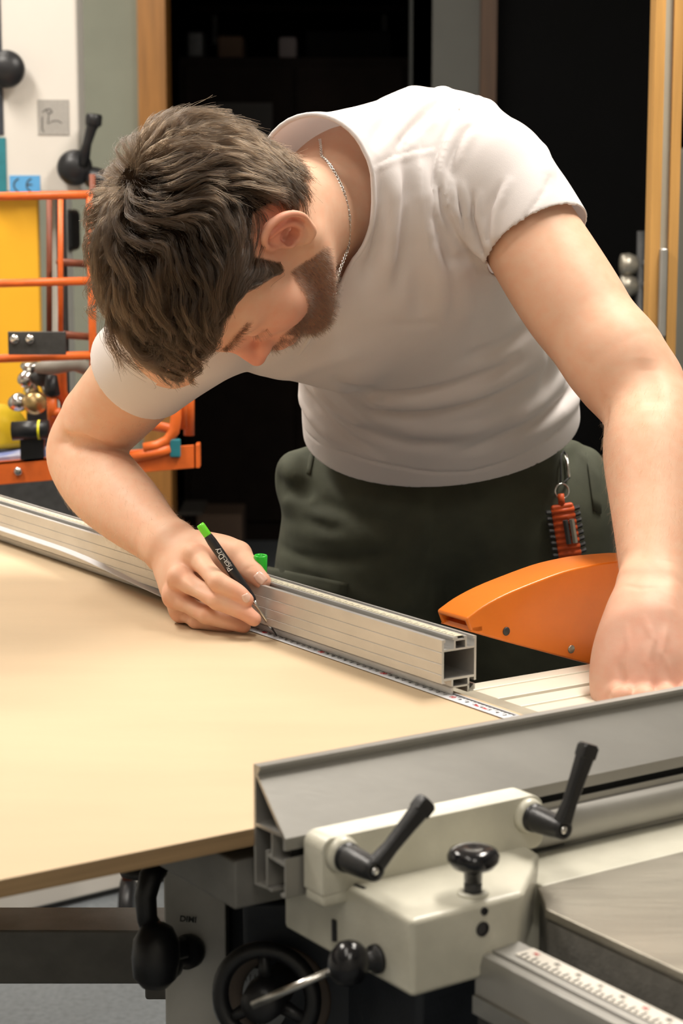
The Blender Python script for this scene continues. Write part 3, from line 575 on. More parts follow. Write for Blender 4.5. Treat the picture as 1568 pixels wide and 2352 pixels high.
# mushroom knob
kb = W(.0905, -.1185, .8735)
kn = MB().lathe([(.0105, 0), (.0100, .0015), (.0065, .002), (.0065, .001)], kb, ZD, 24).build('knob_washer', M['cream'], head, smooth=True)
mk = MB().lathe([(.0052, 0), (.0052, .006), (.0058, .0065), (.0060, .013), (.0075, .0145), (.0135, .0165), (.0165, .0205), (.0168, .0235), (.0150, .0272), (.0105, .0290), (.0060, .0287), (.0030, .0280), (.0, .0279)], kb+ZD*.0015, ZD, 36).build('mushroom_knob', M['blackgloss'], rf, smooth=True)
MB().lathe([(.0054, 0), (.0058, .001), (.0058, .006), (.0053, .0065)], kb+ZD*.0012, ZD, 20).build('knob_stem', M['darksteel'], mk, smooth=True)
p_ = atz(912, 1997, .8735); MB().lathe([(.0036, 0), (.0036, .001), (.0026, .0018), (.0014, .0018), (.0014, .0008), (0, .0008)], p_, ZD, 18).build('screw', M['darksteel'], head, smooth=True)
s0_, s1_ = atz(797, 2026, .8735), atz(838, 2041, .8735); MB().tube([s0_+ZD*-.0007, s1_+ZD*-.0007], .0017, 10).build('oil_slot', M['black'], head)
for x, y, r_ in ((1112, 2093, .0026), (1108, 2134, .0048)): MB().lathe([(r_, -.001), (r_, .0004), (r_*.8, .0005), (r_*.75, -.0005)], atv(x, y, -.1355)-VD*.0003, -VD, 22).build('bore', M['black'], head, smooth=False)
MB().tube([atu(770, 2112, .0305)-UD*.0002, atu(771, 2160, .0305)-UD*.0002], .0026, 10).build('oil_slot', M['black'], head)
# ball lever low on the side of the head
lk_ = atu(866, 2202, .030)
bl = MB().lathe([(.0095, 0), (.0092, .003), (.0060, .0035), (.0058, .012), (.0045, .013)], lk_, -UD, 22).build('lock_lever', M['black'], rf, smooth=True)
bc = atu(800, 2213, .006); 
MB().lathe([(0, -.0135), (.006, -.0128), (.0112, -.009), (.0130, -.002), (.0128, .004), (.0095, .011), (.0045, .0140), (0, .0142)], bc, (.25, .1, 1), 26).build('ball_knob', M['blackgloss'], bl, smooth=True)
MB().tube([lk_-UD*.010, bc], [.0058, .0060], 14).build('shaft', M['black'], bl, smooth=True)
re = aty(580, 2309, 1.17)
MB().tube([bc+(re-bc)*.12, re], .0026, 14).build('rod', M['steel'], bl, smooth=True)
# ================================================================== IMPLICIT SURFACES (all figures and cloth are meshed from these)
class Sdf:
    def __init__(s): s.p = []; s.R = np.eye(3); s.T = np.zeros(3); s.warp = []
    def frame(s, R=None, T=None): s.R = np.eye(3) if R is None else R; s.T = np.zeros(3) if T is None else np.array(T)
    def X(s, q): return s.R@np.asarray(q, float)+s.T
    def _add(s, fn, lo, hi, op, k): s.p.append((fn, np.array(lo)-k*1.2-.006, np.array(hi)+k*1.2+.006, op, k)); return s
    def cone(s, a, b, ra, rb, k=.01, op='u'):
        a = s.X(a); b = s.X(b); ab = b-a; L = ab@ab+1e-12; r = max(ra, rb)
        def fn(P): t = np.clip((P-a)@ab/L, 0, 1); return np.linalg.norm(P-a-t[:, None]*ab, axis=1)-(ra+(rb-ra)*t)
        return s._add(fn, np.minimum(a, b)-r, np.maximum(a, b)+r, op, k)
    def chain(s, pts, rs, k=.01, op='u', kin=None):
        """one primitive: smooth polyline of round cones; first and last radii as given"""
        pts = [s.X(q) for q in pts]; rs = list(rs)
        curve = len(pts) > 2
        if curve:
            pts, rs = spline(pts, rs, 14); Vc = np.array(pts); rc_ = np.array(rs); sl_ = np.linalg.norm(np.diff(Vc, axis=0), axis=1); cu_ = np.concatenate([[0], np.cumsum(sl_)]); Tc = np.gradient(Vc, cu_+np.arange(len(cu_))*1e-9, axis=0); Tc /= np.linalg.norm(Tc, axis=1)[:, None]
            dr = np.gradient(rc_, cu_+np.arange(len(cu_))*1e-9); hb = np.concatenate([[0], sl_*.75]); hf = np.concatenate([sl_*.75, [0]])
        n = len(pts); kin = kin or k
        def fn(P):
            if curve:
                i = np.argmin((Vc*Vc).sum(1)[None]-2*(P@Vc.T), 1); q = P-Vc[i]; dl = np.clip((q*Tc[i]).sum(1), -hb[i], hf[i])
                return np.linalg.norm(q-dl[:, None]*Tc[i], axis=1)-(rc_[i]+dl*dr[i])
            d = None
            for i in range(n-1):
                a, b = pts[i], pts[i+1]; ab = b-a; t = np.clip((P-a)@ab/(ab@ab+1e-12), 0, 1); e = np.linalg.norm(P-a-t[:, None]*ab, axis=1)-(rs[i]+(rs[i+1]-rs[i])*t)
                d = e if d is None else smin(d, e, kin)
            return d
        r = max(rs); return s._add(fn, np.min(pts, 0)-r, np.max(pts, 0)+r, op, k)
    def ell(s, c, r, k=.01, op='u', R=None):
        c = s.X(c); r = np.array(r, float); RR = s.R if R is None else s.R@R; ext = np.sqrt(((RR*r)**2).sum(1))
        def fn(P):
            q = (P-c)@RR; k0 = np.linalg.norm(q/r, axis=1); k1 = np.linalg.norm(q/(r*r), axis=1)+1e-9; return k0*(k0-1)/k1
        return s._add(fn, c-ext, c+ext, op, k)
    def ridge(s, pts, amp, w, taper=True):
        """raise (amp>0) or sink (amp<0) the surface along a polyline"""
        pts = [s.X(q) for q in pts]; n = len(pts); seg = [np.linalg.norm(pts[i+1]-pts[i]) for i in range(n-1)]; cum = np.concatenate([[0], np.cumsum(seg)]); tot = cum[-1]+1e-9
        def fn(P):
            best = np.full(len(P), 1e9); tt = np.zeros(len(P))
            for i in range(n-1):
                a, b = pts[i], pts[i+1]; ab = b-a; t = np.clip((P-a)@ab/(ab@ab+1e-12), 0, 1); e = ((P-a-t[:, None]*ab)**2).sum(1); m_ = e < best
                best[m_] = e[m_]; tt[m_] = (cum[i]+t*seg[i])[m_]/tot
            f = np.clip(np.minimum(tt, 1-tt)*4+.25, 0, 1) if taper else 1
            return -amp*f*np.exp(-best/(w*w))
        s.p.append((fn, np.min(pts, 0)-2.2*w-.002, np.max(pts, 0)+2.2*w+.002, 'd', 0)); return s
    def eval(s, P, act=None):
        d = np.full(len(P), .5); full = act is None or act is s.p
        for (fn, lo, hi, op, k) in (act if act is not None else s.p):
            m_ = ((P >= lo) & (P <= hi)).all(1)
            if not m_.any(): continue
            if m_.all(): e = fn(P)
            elif full: e = fn(P)
            else: e = np.full(len(P), 9. if op != 'd' else 0.); e[m_] = fn(P[m_])
            if op in 'si' and not full and not m_.all(): e = np.where(m_, e, 9. if op == 's' else -9.)
            if op == 'u': d = smin(d, e, k)
            elif op == 's': d = -smin(-d, e, k)
            elif op == 'i': d = -smin(-d, -e, k)
            else: d = d+e
        return d
    def active(s, lo, hi): return [q for q in s.p if (q[1] <= hi).all() and (q[2] >= lo).all()]
    def bounds(s):
        us = [q for q in s.p if q[3] == 'u']; return np.min([q[1] for q in us], 0), np.max([q[2] for q in us], 0)
def spline(pts, rs, m_=4):
    q = np.concatenate([np.array(pts), np.array(rs)[:, None]], 1); e = np.vstack([2*q[0]-q[1], q, 2*q[-1]-q[-2]]); out = []
    for i in range(1, len(e)-2):
        a, b, c, d = e[i-1], e[i], e[i+1], e[i+2]
        for j in range(m_): t = j/m_; out.append(.5*(2*b+(c-a)*t+(2*a-5*b+4*c-d)*t*t+(3*b-a-3*c+d)*t**3))
    out.append(q[-1]); out = np.array(out); return [o[:3] for o in out], [max(o[3], 1e-4) for o in out]
def smin(a, b, k):
    if k <= 1e-6: return np.minimum(a, b)
    h = np.maximum(k-np.abs(a-b), 0)/k; return np.minimum(a, b)-h*h*k*.25
def surface_nets(sdf, h, lo=None, hi=None, post=None):
    """sparse naive surface nets: returns vertices, quads"""
    l0, h0 = sdf.bounds(); lo = l0 if lo is None else np.maximum(lo, l0); hi = h0 if hi is None else np.minimum(hi, h0); lo = lo-2*h
    B = 8; bs_ = B*h; nb = np.ceil((hi-lo)/bs_).astype(int)+1
    ev = (lambda P, act: post(sdf.eval(P, act), P)) if post else (lambda P, act: sdf.eval(P, act))
    SB = 4; act_blocks = []; ctr_off = bs_*.5; lim = bs_*.90+.004
    for I in range(0, nb[0], SB):
        for J in range(0, nb[1], SB):
            for K in range(0, nb[2], SB):
                blo = lo+np.array([I, J, K])*bs_; bhi = blo+SB*bs_; a = sdf.active(blo-.01, bhi+.01)
                if not a: continue
                g = np.stack(np.meshgrid(np.arange(I, min(I+SB, nb[0])), np.arange(J, min(J+SB, nb[1])), np.arange(K, min(K+SB, nb[2])), indexing='ij'), -1).reshape(-1, 3)
                d = ev(lo+g*bs_+ctr_off, a); g = g[np.abs(d) < lim]
                if len(g): act_blocks.append((g, sdf.active(blo-.002, bhi+.002)))
    loc = np.stack(np.meshgrid(*[np.arange(B+1)]*3, indexing='ij'), -1).reshape(-1, 3)
    N = nb*B+2; cells = []; vpos = []; edges = [[], [], []]
    for g, a in act_blocks:
        P = (lo+((g*B)[:, None, :]+loc[None])*h).reshape(-1, 3)
        D = ev(P, a).astype(np.float32).reshape(len(g), B+1, B+1, B+1)
        sg = D < 0; c8 = [sg[:, i:i+B, j:j+B, k:k+B] for i in (0, 1) for j in (0, 1) for k in (0, 1)]
        cnt = sum(c.astype(np.int8) for c in c8); bi, ci, cj, ck_ = np.nonzero((cnt > 0) & (cnt < 8))
        if len(bi) == 0: continue
        acc = np.zeros((len(bi), 3)); n_ = np.zeros(len(bi))
        cor = [(i, j, k) for i in (0, 1) for j in (0, 1) for k in (0, 1)]; dv = [D[bi, ci+i, cj+j, ck_+k] for i, j, k in cor]
        for x in range(8):
            for ax in range(3):
                if cor[x][ax] == 0:
                    y = x+(4, 2, 1)[ax]; cr = (dv[x] < 0) != (dv[y] < 0); t = dv[x]/(dv[x]-dv[y]+1e-20)
                    p_ = np.tile(np.array(cor[x], float), (len(bi), 1)); p_[:, ax] += t; acc += np.where(cr[:, None], p_, 0); n_ += cr
        base = g[bi]*B+np.stack([ci, cj, ck_], 1); vpos.append(lo+(base+acc/n_[:, None])*h); cells.append(base)
        # edges starting at this cell's own lowest corner, along each axis
        for ax in range(3):
            y = (4, 2, 1)[ax]; cr = (dv[0] < 0) != (dv[y] < 0); edges[ax].append(np.concatenate([base[cr], (dv[0][cr] < 0)[:, None]], 1))
    cells = np.concatenate(cells); vpos = np.concatenate(vpos); key = lambda c: (c[:, 0].astype(np.int64)*N[1]+c[:, 1])*N[2]+c[:, 2]
    kk = key(cells); order = np.argsort(kk); ks = kk[order]; quads = []
    for ax in range(3):
        E_ = np.concatenate(edges[ax]); c = E_[:, :3]; s_ = E_[:, 3] > 0; o1 = np.zeros(3, int); o2 = np.zeros(3, int); o1[(ax+1) % 3] = 1; o2[(ax+2) % 3] = 1
        q = []; ok = np.ones(len(c), bool)
        for d_ in (np.zeros(3, int), o1, o1+o2, o2):
            kq = key(c-d_); i = np.clip(np.searchsorted(ks, kq), 0, len(ks)-1); ok &= ks[i] == kq; q.append(order[i])
        q = np.stack(q, 1); q[~s_] = q[~s_][:, ::-1]; quads.append(q[ok])
    quads = np.concatenate(quads)
    return vpos, quads[:, ::-1]
def fast_mesh(name, V_, Q, m, parent, smooth=True, relax=1):
    V_ = np.asarray(V_, float)
    for _ in range(relax):   # light Laplacian relaxation of the net
        ia = np.concatenate([Q[:, a] for a in (0, 1, 2, 3, 1, 2, 3, 0)]); ib = np.concatenate([Q[:, b] for b in (1, 2, 3, 0, 0, 1, 2, 3)])
        n_ = np.bincount(ia, minlength=len(V_)); acc = np.stack([np.bincount(ia, V_[ib, c], len(V_)) for c in range(3)], 1)
        V_ = V_*.5+.5*acc/np.maximum(n_, 1)[:, None]
    me = bpy.data.meshes.new(name); o_ = wloc(parent) if parent else np.zeros(3)
    me.vertices.add(len(V_)); me.vertices.foreach_set('co', (V_-o_).ravel()); me.loops.add(Q.size); me.loops.foreach_set('vertex_index', Q.ravel().astype(np.int32))
    me.polygons.add(len(Q)); me.polygons.foreach_set('loop_start', np.arange(0, Q.size, 4, dtype=np.int32)); me.update(calc_edges=True); me.validate()
    me.polygons.foreach_set('use_smooth', [smooth]*len(me.polygons)); me.materials.append(m)
    o = bpy.data.objects.new(name, me); S.collection.objects.link(o)
    if parent: o.parent = parent
    return o, V_
def hit(sdf, px, py, start=1.2, far=3.2, off=0.):
    """where the view line through a photo point meets a surface"""
    r = ray(px, py); r = r/np.linalg.norm(r); ts = np.arange(start, far, .004); P = CAM+r*ts[:, None]; d = sdf.eval(P)
    i = np.nonzero(d < off)[0]
    if len(i) == 0: return P[int(np.argmin(d))]
    i = i[0]
    if i > 0: t = ts[i-1]+.004*(d[i-1]-off)/(d[i-1]-d[i]+1e-9); return CAM+r*t
    return P[i]
def hits(sdf, pts, **k): return [hit(sdf, x, y, **k) for x, y in pts]

# ================================================================== THE WORKER
HR = np.array([[.036, .653, -.756], [-.017, -.756, -.654], [-.999, .036, -.017]]); HR = np.linalg.qr(HR)[0]*np.sign(np.diag(np.linalg.qr(HR)[1])); HT = np.array([-.102, 1.900, 1.269])
def hl(q): return HR@np.array(q, float)+HT
def A(x, y, Y): return aty(x, y, Y)
body = Sdf(); k_ = .012
# ---- head in its own frame: x forward, y left, z up
body.frame(HR, HT)
body.ell((-.006, 0, .045), (.096, .076, .086), .02)
body.ell((-.035, 0, .000), (.060, .062, .060), .03)
body.ell((.035, 0, .035), (.058, .062, .055), .03)
body.ell((.040, 0, -.032), (.050, .050, .062), .03)
body.chain([(-.002, .053, -.043), (.030, .043, -.066), (.066, .018, -.086)], [.015, .015, .014], .025)
body.chain([(-.002, -.053, -.043), (.030, -.043, -.066), (.066, -.018, -.086)], [.015, .015, .014], .025)
body.ell((.076, 0, -.090), (.015, .020, .014), .015)
body.ell((.045, 0, -.070), (.032, .032, .025), .02)
for s_ in (1, -1):
    body.ell((.056, s_*.040, -.018), (.020, .022, .024), .03)
    body.chain([(.090, s_*.012, .026), (.083, s_*.032, .032), (.068, s_*.048, .024)], [.007, .0075, .006], .014)
    body.ell((.097, s_*.033, .007), (.012, .014, .010), .014, 's')
    body.ell((.0745, s_*.031, .008), (.0135, .0135, .0125), .004)
    body.ridge([(.086, s_*.018, .010), (.0895, s_*.031, .0125), (.080, s_*.045, .008)], -.0010, .0016)
    body.ridge([(.086, s_*.018, .000), (.0885, s_*.031, -.001), (.080, s_*.045, .003)], -.0012, .0016)
    body.ell((.0985, s_*.0118, -.0215), (.0095, .0060, .0080), .007)
    body.ell((.100, s_*.0068, -.0300), (.006, .0033, .004), .002, 's')
body.ell((.086, 0, .012), (.011, .013, .020), .012)
body.chain([(.089, 0, .026), (.0965, 0, .006), (.1065, 0, -.012), (.1100, 0, -.0200)], [.0085, .0075, .0080, .0092], .010)
body.ell((.099, 0, -.0225), (.010, .010, .008), .006)
body.chain([(.0915, .016, -0.0490), (.0975, .006, -0.0475), (.0975, -.006, -0.0475), (.0915, -.016, -0.0490)], [.004, .0062, .0062, .004], .006)
body.chain([(.0885, .018, -0.0570), (.0955, 0, -0.0595), (.0885, -.018, -0.0570)], [.004, .0068, .004], .006)
body.ell((.086, 0, -0.0410), (.014, .024, .014), .012)
body.chain([(.086, .025, -0.0540), (.0975, .010, -0.0538), (.0985, 0, -0.0532), (.0975, -.010, -0.0538), (.086, -.025, -0.0540)], [.0008]*5, .0028, 's')
# ears
ang = math.radians(24)
for s_ in (1, -1):
    Re = np.array([[math.cos(ang), -s_*math.sin(ang), 0], [s_*math.sin(ang), math.cos(ang), 0], [0, 0, 1]]).T
    def e3(x, y, z): q = Re@np.array([x, s_*y, z]); return q+np.array([-.004, s_*.0715, 0])
    Rz = Re
    body.ell(e3(-.010, .004, .002), (.017, .0040, .028), .004, 'u', Rz)
    body.ell(e3(-.004, .004, -.018), (.010, .0045, .014), .004, 'u', Rz)
    hx = [(.006, .003, .001), (.008, .006, .013), (.005, .010, .025), (-.005, .0125, .0320), (-.017, .0125, .0290), (-.0255, .0115, .0180), (-.0280, .010, .003), (-.0250, .009, -.011), (-.017, .0075, -.0215), (-.0085, .0065, -.0285), (.0005, .0045, -.0275)]
    body.chain([e3(*q) for q in hx], [.0022, .0030, .0034, .0037, .0038, .0037, .0034, .0032, .0034, .0050, .0046], .002, 'u', .0015)
    body.ell(e3(-.012, .0125, .013), (.0080, .0066, .0125), .003, 's', Rz)
    body.ell(e3(-.0045, .0075, -.003), (.0088, .0135, .0108), .002, 's', Rz)
    body.chain([e3(-.004, .007, .021), e3(-.014, .0085, .010), e3(-.0175, .0085, -.001), e3(-.0135, .008, -.013)], [.0022, .0026, .0028, .0026], .0025)
    body.cone(e3(.005, .0045, -.003), e3(.005, .0055, -.009), .0042, .0036, .003)
    body.ell(e3(.002, .004, -.004), (.004, .008, .005), .002, 's', Rz)
body.frame()
# ---- neck into the shoulders
NB = A(815, 480, 2.07)
body.chain([hl((-.030, 0, .0)), hl((-.022, 0, -.060)), NB*.55+hl((-.022, 0, -.06))*.45, NB], [.055, .057, .060, .078], .03)
CH = A(900, 590, 2.14)
SL, SR = A(1142, 408, 2.05), A(415, 770, 2.00)
body.chain([NB, CH, A(985, 780, 2.25), A(1005, 900, 2.32)], [.070, .080, .07, .06], .05)
body.chain([SR, A(610, 640, 2.02), NB], [.042, .042, .055], .03); body.chain([SL, A(985, 420, 2.04), NB], [.036, .040, .055], .03)
# ---- left arm (right of the picture), straight down on to the saw table
EL, WL = A(1462, 895, 1.90), A(1500, 1300, 1.735)
body.chain([SL, A(1205, 520, 2.02), A(1318, 700, 1.965), A(1425, 850, 1.915)], [.045, .0505, .0515, .042], .03, 'u', .03)
body.chain([A(1420, 830, 1.92), EL, A(1492, 960, 1.875), A(1495, 1050, 1.835), A(1500, 1180, 1.785), WL, A(1500, 1380, 1.700), A(1494, 1450, 1.675), A(1492, 1530, 1.650)], [.043, .041, .044, .045, .0385, .0312, .0292, .0292, .0270], .03, 'u', .02)
body.ell(A(1515, 880, 1.915), (.02, .02, .022), .02)
# hand
body.ell(A(1482, 1500, 1.658), (.037, .022, .044), .03)
body.ell(A(1505, 1570, 1.640), (.040, .021, .032), .03)
kn_ = [A(1432, 1634, 1.608), A(1478, 1641, 1.602), A(1525, 1638, 1.604), A(1570, 1624, 1.612)]
wr_ = [A(1455, 1400, 1.683), A(1482, 1390, 1.676), A(1512, 1390, 1.680), A(1538, 1400, 1.69)]
for i, q in enumerate(kn_):
    body.cone(wr_[i], q, .0135, .0120, .014)
    f1 = q+np.array([.002*i-.003, -.012, -.012]); f1[2] = max(f1[2], .8985); f2 = f1+np.array([0, .020, 0])
    body.chain([q, f1], [.0112, .0095], .004); body.chain([f1, f2], [.0095, .0088], .003)
body.chain([A(1458, 1340, 1.705), A(1436, 1420, 1.680), A(1415, 1490, 1.664), A(1402, 1550, 1.650), A(1394, 1600, 1.636), A(1404, 1630, 1.622)], [.012, .0155, .0160, .0150, .0125, .010], .02, 'u', .008)
for i in (0, 1, 2):
    body.ridge([wr_[i]+(kn_[i]-wr_[i])*.15-np.array([0, .022, 0]), kn_[i]-np.array([0, .018, 0])], .0016, .0045)
# ---- right arm (left of the picture)
ER, WR = A(196, 1012, 2.14), A(396, 1260, 1.925)
body.chain([SR, A(330, 858, 2.055), A(238, 960, 2.115)], [.052, .0495, .045], .03, 'u', .03)
body.chain([A(222, 965, 2.13), A(186, 1040, 2.135), A(232, 1108, 2.095), A(295, 1170, 2.02), A(350, 1222, 1.965), WR], [.040, .038, .043, .038, .0300, .0265], .006, 'u', .02)
# hand holding the pencil
P = lambda x, y, Y: A(x, y, Y)
body.chain([WR, P(425, 1292, 1.908)], [.0262, .024], .012)
MCP = [P(450, 1278, 1.868), P(414, 1330, 1.860), P(401, 1372, 1.868), P(416, 1406, 1.882)]
PIP = [P(502, 1338, 1.820), P(500, 1378, 1.822), P(474, 1412, 1.838), P(450, 1424, 1.857)]
DIP = [P(543, 1359, 1.814), P(555, 1403, 1.812), P(535, 1430, 1.832), P(498, 1434, 1.850)]
TIP = [P(566, 1378, 1.811), P(583, 1422, 1.808), P(560, 1438, 1.832), P(528, 1441, 1.848)]
WC = P(432, 1290, 1.945)
rad = [(.0118, .0096, .0082, .0070), (.0120, .0097, .0083, .0070), (.0112, .0091, .0079, .0068), (.0103, .0083, .0071, .0062)]
for i in range(4):
    body.cone(P(415+i*-6, 1275+i*16, 1.905), MCP[i], .015, rad[i][0], .012)
body.ell(P(425, 1335, 1.888), (.022, .018, .026), .012)
for i in range(4):
    r = rad[i]; sag = np.array([0, 0, 0])
    mp1 = (MCP[i]+PIP[i])/2; 
    body.chain([MCP[i], mp1, PIP[i]], [r[0]*1.0, r[1]*.93, r[1]], .0035 if i else .0045, 'u', .004)
    body.chain([PIP[i], DIP[i], TIP[i]], [r[1], r[2], r[3]], .0022, 'u', .004)
# thumb from the wrist side of the palm, behind the pencil
body.chain([P(462, 1262, 1.905), P(515, 1264, 1.885), P(550, 1272, 1.868)], [.0190, .0150, .0118], .012, 'u', .01)
body.chain([P(546, 1270, 1.870), P(577, 1310, 1.848), P(603, 1335, 1.838)], [.0112, .0106, .0082], .004, 'u', .005)
body.ell(P(490, 1310, 1.888), (.022, .018, .020), .012)
# knuckle bumps and creases
for i in range(4):
    body.ell(MCP[i]+np.array([-.003, -.004, .004]), (.008, .008, .008), .006)
def crease(pts, amp, w, **k): body.ridge(hits(body, pts, **k), amp, w)
crease([(392, 1350), (430, 1372), (470, 1392)], -.0025, .004); crease([(420, 1310), (455, 1345), (490, 1362)], -.0028, .0035)
crease([(448, 1296), (480, 1330)], .0010, .006)
crease([(566, 1304), (578, 1300), (590, 1302)], -.0007, .0012); crease([(563, 1309), (576, 1306), (589, 1308)], -.0006, .0012)
# elbow fold, wrist and forearm forms
crease([(150, 985), (200, 990), (255, 1003), (300, 1018)], .0035, .012); crease([(170, 1040), (220, 1050), (280, 1068)], .0030, .012); crease([(150, 1002), (175, 1005), (205, 1011), (238, 1020)], -.0062, .0045)
crease([(1385, 905), (1392, 960), (1388, 1000)], -.002, .006); crease([(1480, 820), (1490, 880), (1500, 940)], -.003, .012)
crease([(1430, 1345), (1470, 1352), (1510, 1350)], -.0006, .003); crease([(1535, 1290), (1545, 1340), (1540, 1390)], .0022, .009)
crease([(1480, 1420), (1500, 1470), (1486, 1520), (1500, 1560)], .0012, .0030); crease([(1530, 1440), (1520, 1500), (1540, 1550)], .0012, .0030); crease([(1440, 1440), (1446, 1500), (1440, 1560)], .001, .003)
crease([(1420, 1520), (1428, 1560), (1420, 1600)], -.0018, .004)
# nails (thumb, index, middle)
BODY_H = .0014 if not False else .0035
wk = empty('person', (A(1010, 1100, 2.42)[0], 2.42, 0), 'person in white t-shirt and dark green work trousers bending over the saw, marking the board', 'person')
bv, bq = surface_nets(body, BODY_H)
skin = bpy.data.materials.new('skin'); skin.use_nodes = True; nt = skin.node_tree; b = nt.nodes['Principled BSDF']
b.inputs['Roughness'].default_value = .56; b.inputs['Subsurface Weight'].default_value = .12; b.inputs['Subsurface Radius'].default_value = (.009, .0035, .002); b.inputs['Subsurface Scale'].default_value = 1.; b.inputs['Specular IOR Level'].default_value = .28
at = nt.nodes.new('ShaderNodeAttribute'); at.attribute_name = 'tone'; nz = nt.nodes.new('ShaderNodeTexNoise'); nz.inputs['Scale'].default_value = 55; nz.inputs['Detail'].default_value = 5
mx = nt.nodes.new('ShaderNodeMix'); mx.data_type = 'RGBA'; mx.blend_type = 'MULTIPLY'; mx.inputs[0].default_value = 1
rp_ = nt.nodes.new('ShaderNodeValToRGB'); rp_.color_ramp.elements[0].position = .3; rp_.color_ramp.elements[0].color = (1, .90, .87, 1); rp_.color_ramp.elements[1].position = .65; rp_.color_ramp.elements[1].color = (1, 1, 1, 1)
nt.links.new(nz.outputs[0], rp_.inputs[0]); nt.links.new(at.outputs['Color'], mx.inputs[6]); nt.links.new(rp_.outputs[0], mx.inputs[7]); nt.links.new(mx.outputs[2], b.inputs['Base Color'])
n2 = nt.nodes.new('ShaderNodeTexNoise'); n2.inputs['Scale'].default_value = 900; n2.inputs['Detail'].default_value = 3; bp = nt.nodes.new('ShaderNodeBump'); bp.inputs['Strength'].default_value = .12; bp.inputs['Distance'].default_value = .0006
nt.links.new(n2.outputs[0], bp.inputs['Height']); nt.links.new(bp.outputs[0], b.inputs['Normal'])
bo, bv = fast_mesh('body', bv, bq, skin, wk)
# skin tone per vertex: redder ears, nose, cheeks, knuckles and finger tips; beard shadow on the jaw
base = np.array([.72, .45, .31]); red = np.array([.70, .27, .19]); colr = np.tile(base, (len(bv), 1))
def blend(c, r, to, amt):
    global colr
    w = np.exp(-((bv-c)**2).sum(1)/(r*r))[:, None]*amt; colr = colr*(1-w)+np.array(to)*w
for s_ in (1, -1):
    blend(hl((-.012, s_*.085, .012)), .028, (.74, .25, .17), .75); blend(hl((.07, s_*.045, -.02)), .032, red, .5)
blend(hl((.075, .02, -.005)), .055, (.72, .36, .26), .45)
blend(hl((.110, 0, -.018)), .022, red, .75); blend(hl((.10, 0, .0)), .02, red, .4); blend(hl((.095, 0, -.062)), .018, (.62, .24, .20), .5)
for q in MCP: blend(q, .012, red, .5)
for q in PIP+DIP: blend(q, .009, red, .38)
for q in TIP: blend(q, .010, red, .55)
for q in kn_: blend(q, .022, red, .2)
for s_ in (1, -1): blend(hl((-.007, s_*.078, -.002)), .010, (.45, .10, .07), .8)  # ear hollow: redder blood tone plus its shade put into the colour
blend(P(600, 1333, 1.835), .012, red, .5); blend(A(1480, 1520, 1.64), .07, (.62, .32, .26), .6)
ql = (bv-HT)@HR
at_ = bo.data.color_attributes.new('tone', 'FLOAT_COLOR', 'POINT')
at_.data.foreach_set('color', np.concatenate([colr, np.ones((len(colr), 1))], 1).ravel())
# nails
def nail(c, ax, nrm, w_, l_):
    ax = ax/np.linalg.norm(ax); nrm = nrm-ax*(nrm@ax); nrm /= np.linalg.norm(nrm); sd = np.cross(ax, nrm); v = []; f = []; n1, n2_ = 7, 7
    for i in range(n1):
        for j in range(n2_):
            a = (i/(n1-1)-.5)*2; c_ = (j/(n2_-1)-.5)*2; ww = w_*(1-.18*max(0, c_)**2-.25*max(0, -c_)**2)
            v.append(c+ax*l_*c_+sd*a*ww+nrm*(-.0016*a*a-.0004*c_*c_))
    for i in range(n1-1):
        for j in range(n2_-1): q = i*n2_+j; f.append((q, q+1, q+n2_+1, q+n2_))
    o = mesh('fingernail', v, f, nailm, bo, smooth=True); m_ = o.modifiers.new('s', 'SOLIDIFY'); m_.thickness = .0005; m_.offset = 0
nailm = mat('fingernail', (.76, .50, .40), .25, 0, .05, 100, spec=.5)
def nail_at(px, py, tx, ty_, w_, l_):
    c = hit(body, px, py); e = 1e-3; g = np.array([(body.eval((c+np.eye(3)[i]*e)[None])-body.eval((c-np.eye(3)[i]*e)[None]))[0] for i in range(3)]); g /= np.linalg.norm(g)
    d = hit(body, tx, ty_)-c; nail(c+g*.0004, d, g, w_, l_)
nail_at(598, 1327, 606, 1336, .0052, .0058)
nail_at(566, 1374, 571, 1384, .0040, .0042)

# ================================================================== T-SHIRT
shirt = Sdf()
ax_ = lambda a, b: (b-a)/np.linalg.norm(b-a)
def Rm(along, lat):
    z = ax_(np.zeros(3), np.array(along, float)); x = np.array(lat, float); x = x-z*(x@z); x /= np.linalg.norm(x); return np.stack([x, np.cross(z, x), z], 1)
LATH = np.array([1, .10, .04]); LATS = SL-SR
P0, P1, P2, P3, P4 = A(1015, 1060, 2.37), A(1015, 955, 2.33), A(990, 800, 2.255), A(905, 620, 2.13), A(890, 520, 2.08)
shirt.ell(P0, (.168, .110, .08), .03, 'u', Rm(P0-P1, LATH))
shirt.ell(P1, (.162, .108, .10), .05, 'u', Rm(P0-P1, LATH))
shirt.ell(P2, (.155, .102, .13), .06, 'u', Rm(P1-P3, LATH*.6+LATS))
shirt.ell(P3, (.150, .102, .13), .06, 'u', Rm(P2-P4, LATS))
shirt.ell(P4, (.145, .088, .09), .06, 'u', Rm(P2-P4, LATS))
shirt.chain([A(520, 728, 2.0), A(690, 635, 2.03), A(860, 520, 2.06)], [.046, .068, .08], .05)
shirt.chain([A(1115, 425, 2.06), A(1000, 385, 2.09), A(900, 450, 2.08)], [.068, .075, .08], .05)
shirt.ell(A(1010, 330, 2.16), (.075, .06, .05), .05)                   # shoulder blade
shirt.chain([A(620, 765, 2.04), A(770, 785, 2.08)], [.038, .043], .05)    # hanging chest
shirt.chain([A(890, 460, 2.07), A(800, 430, 2.02), A(730, 420, 1.98)], [.075, .070, .068], .05)   # collar
CQL, CQR = A(1238, 556, 2.003), A(328, 862, 2.06)
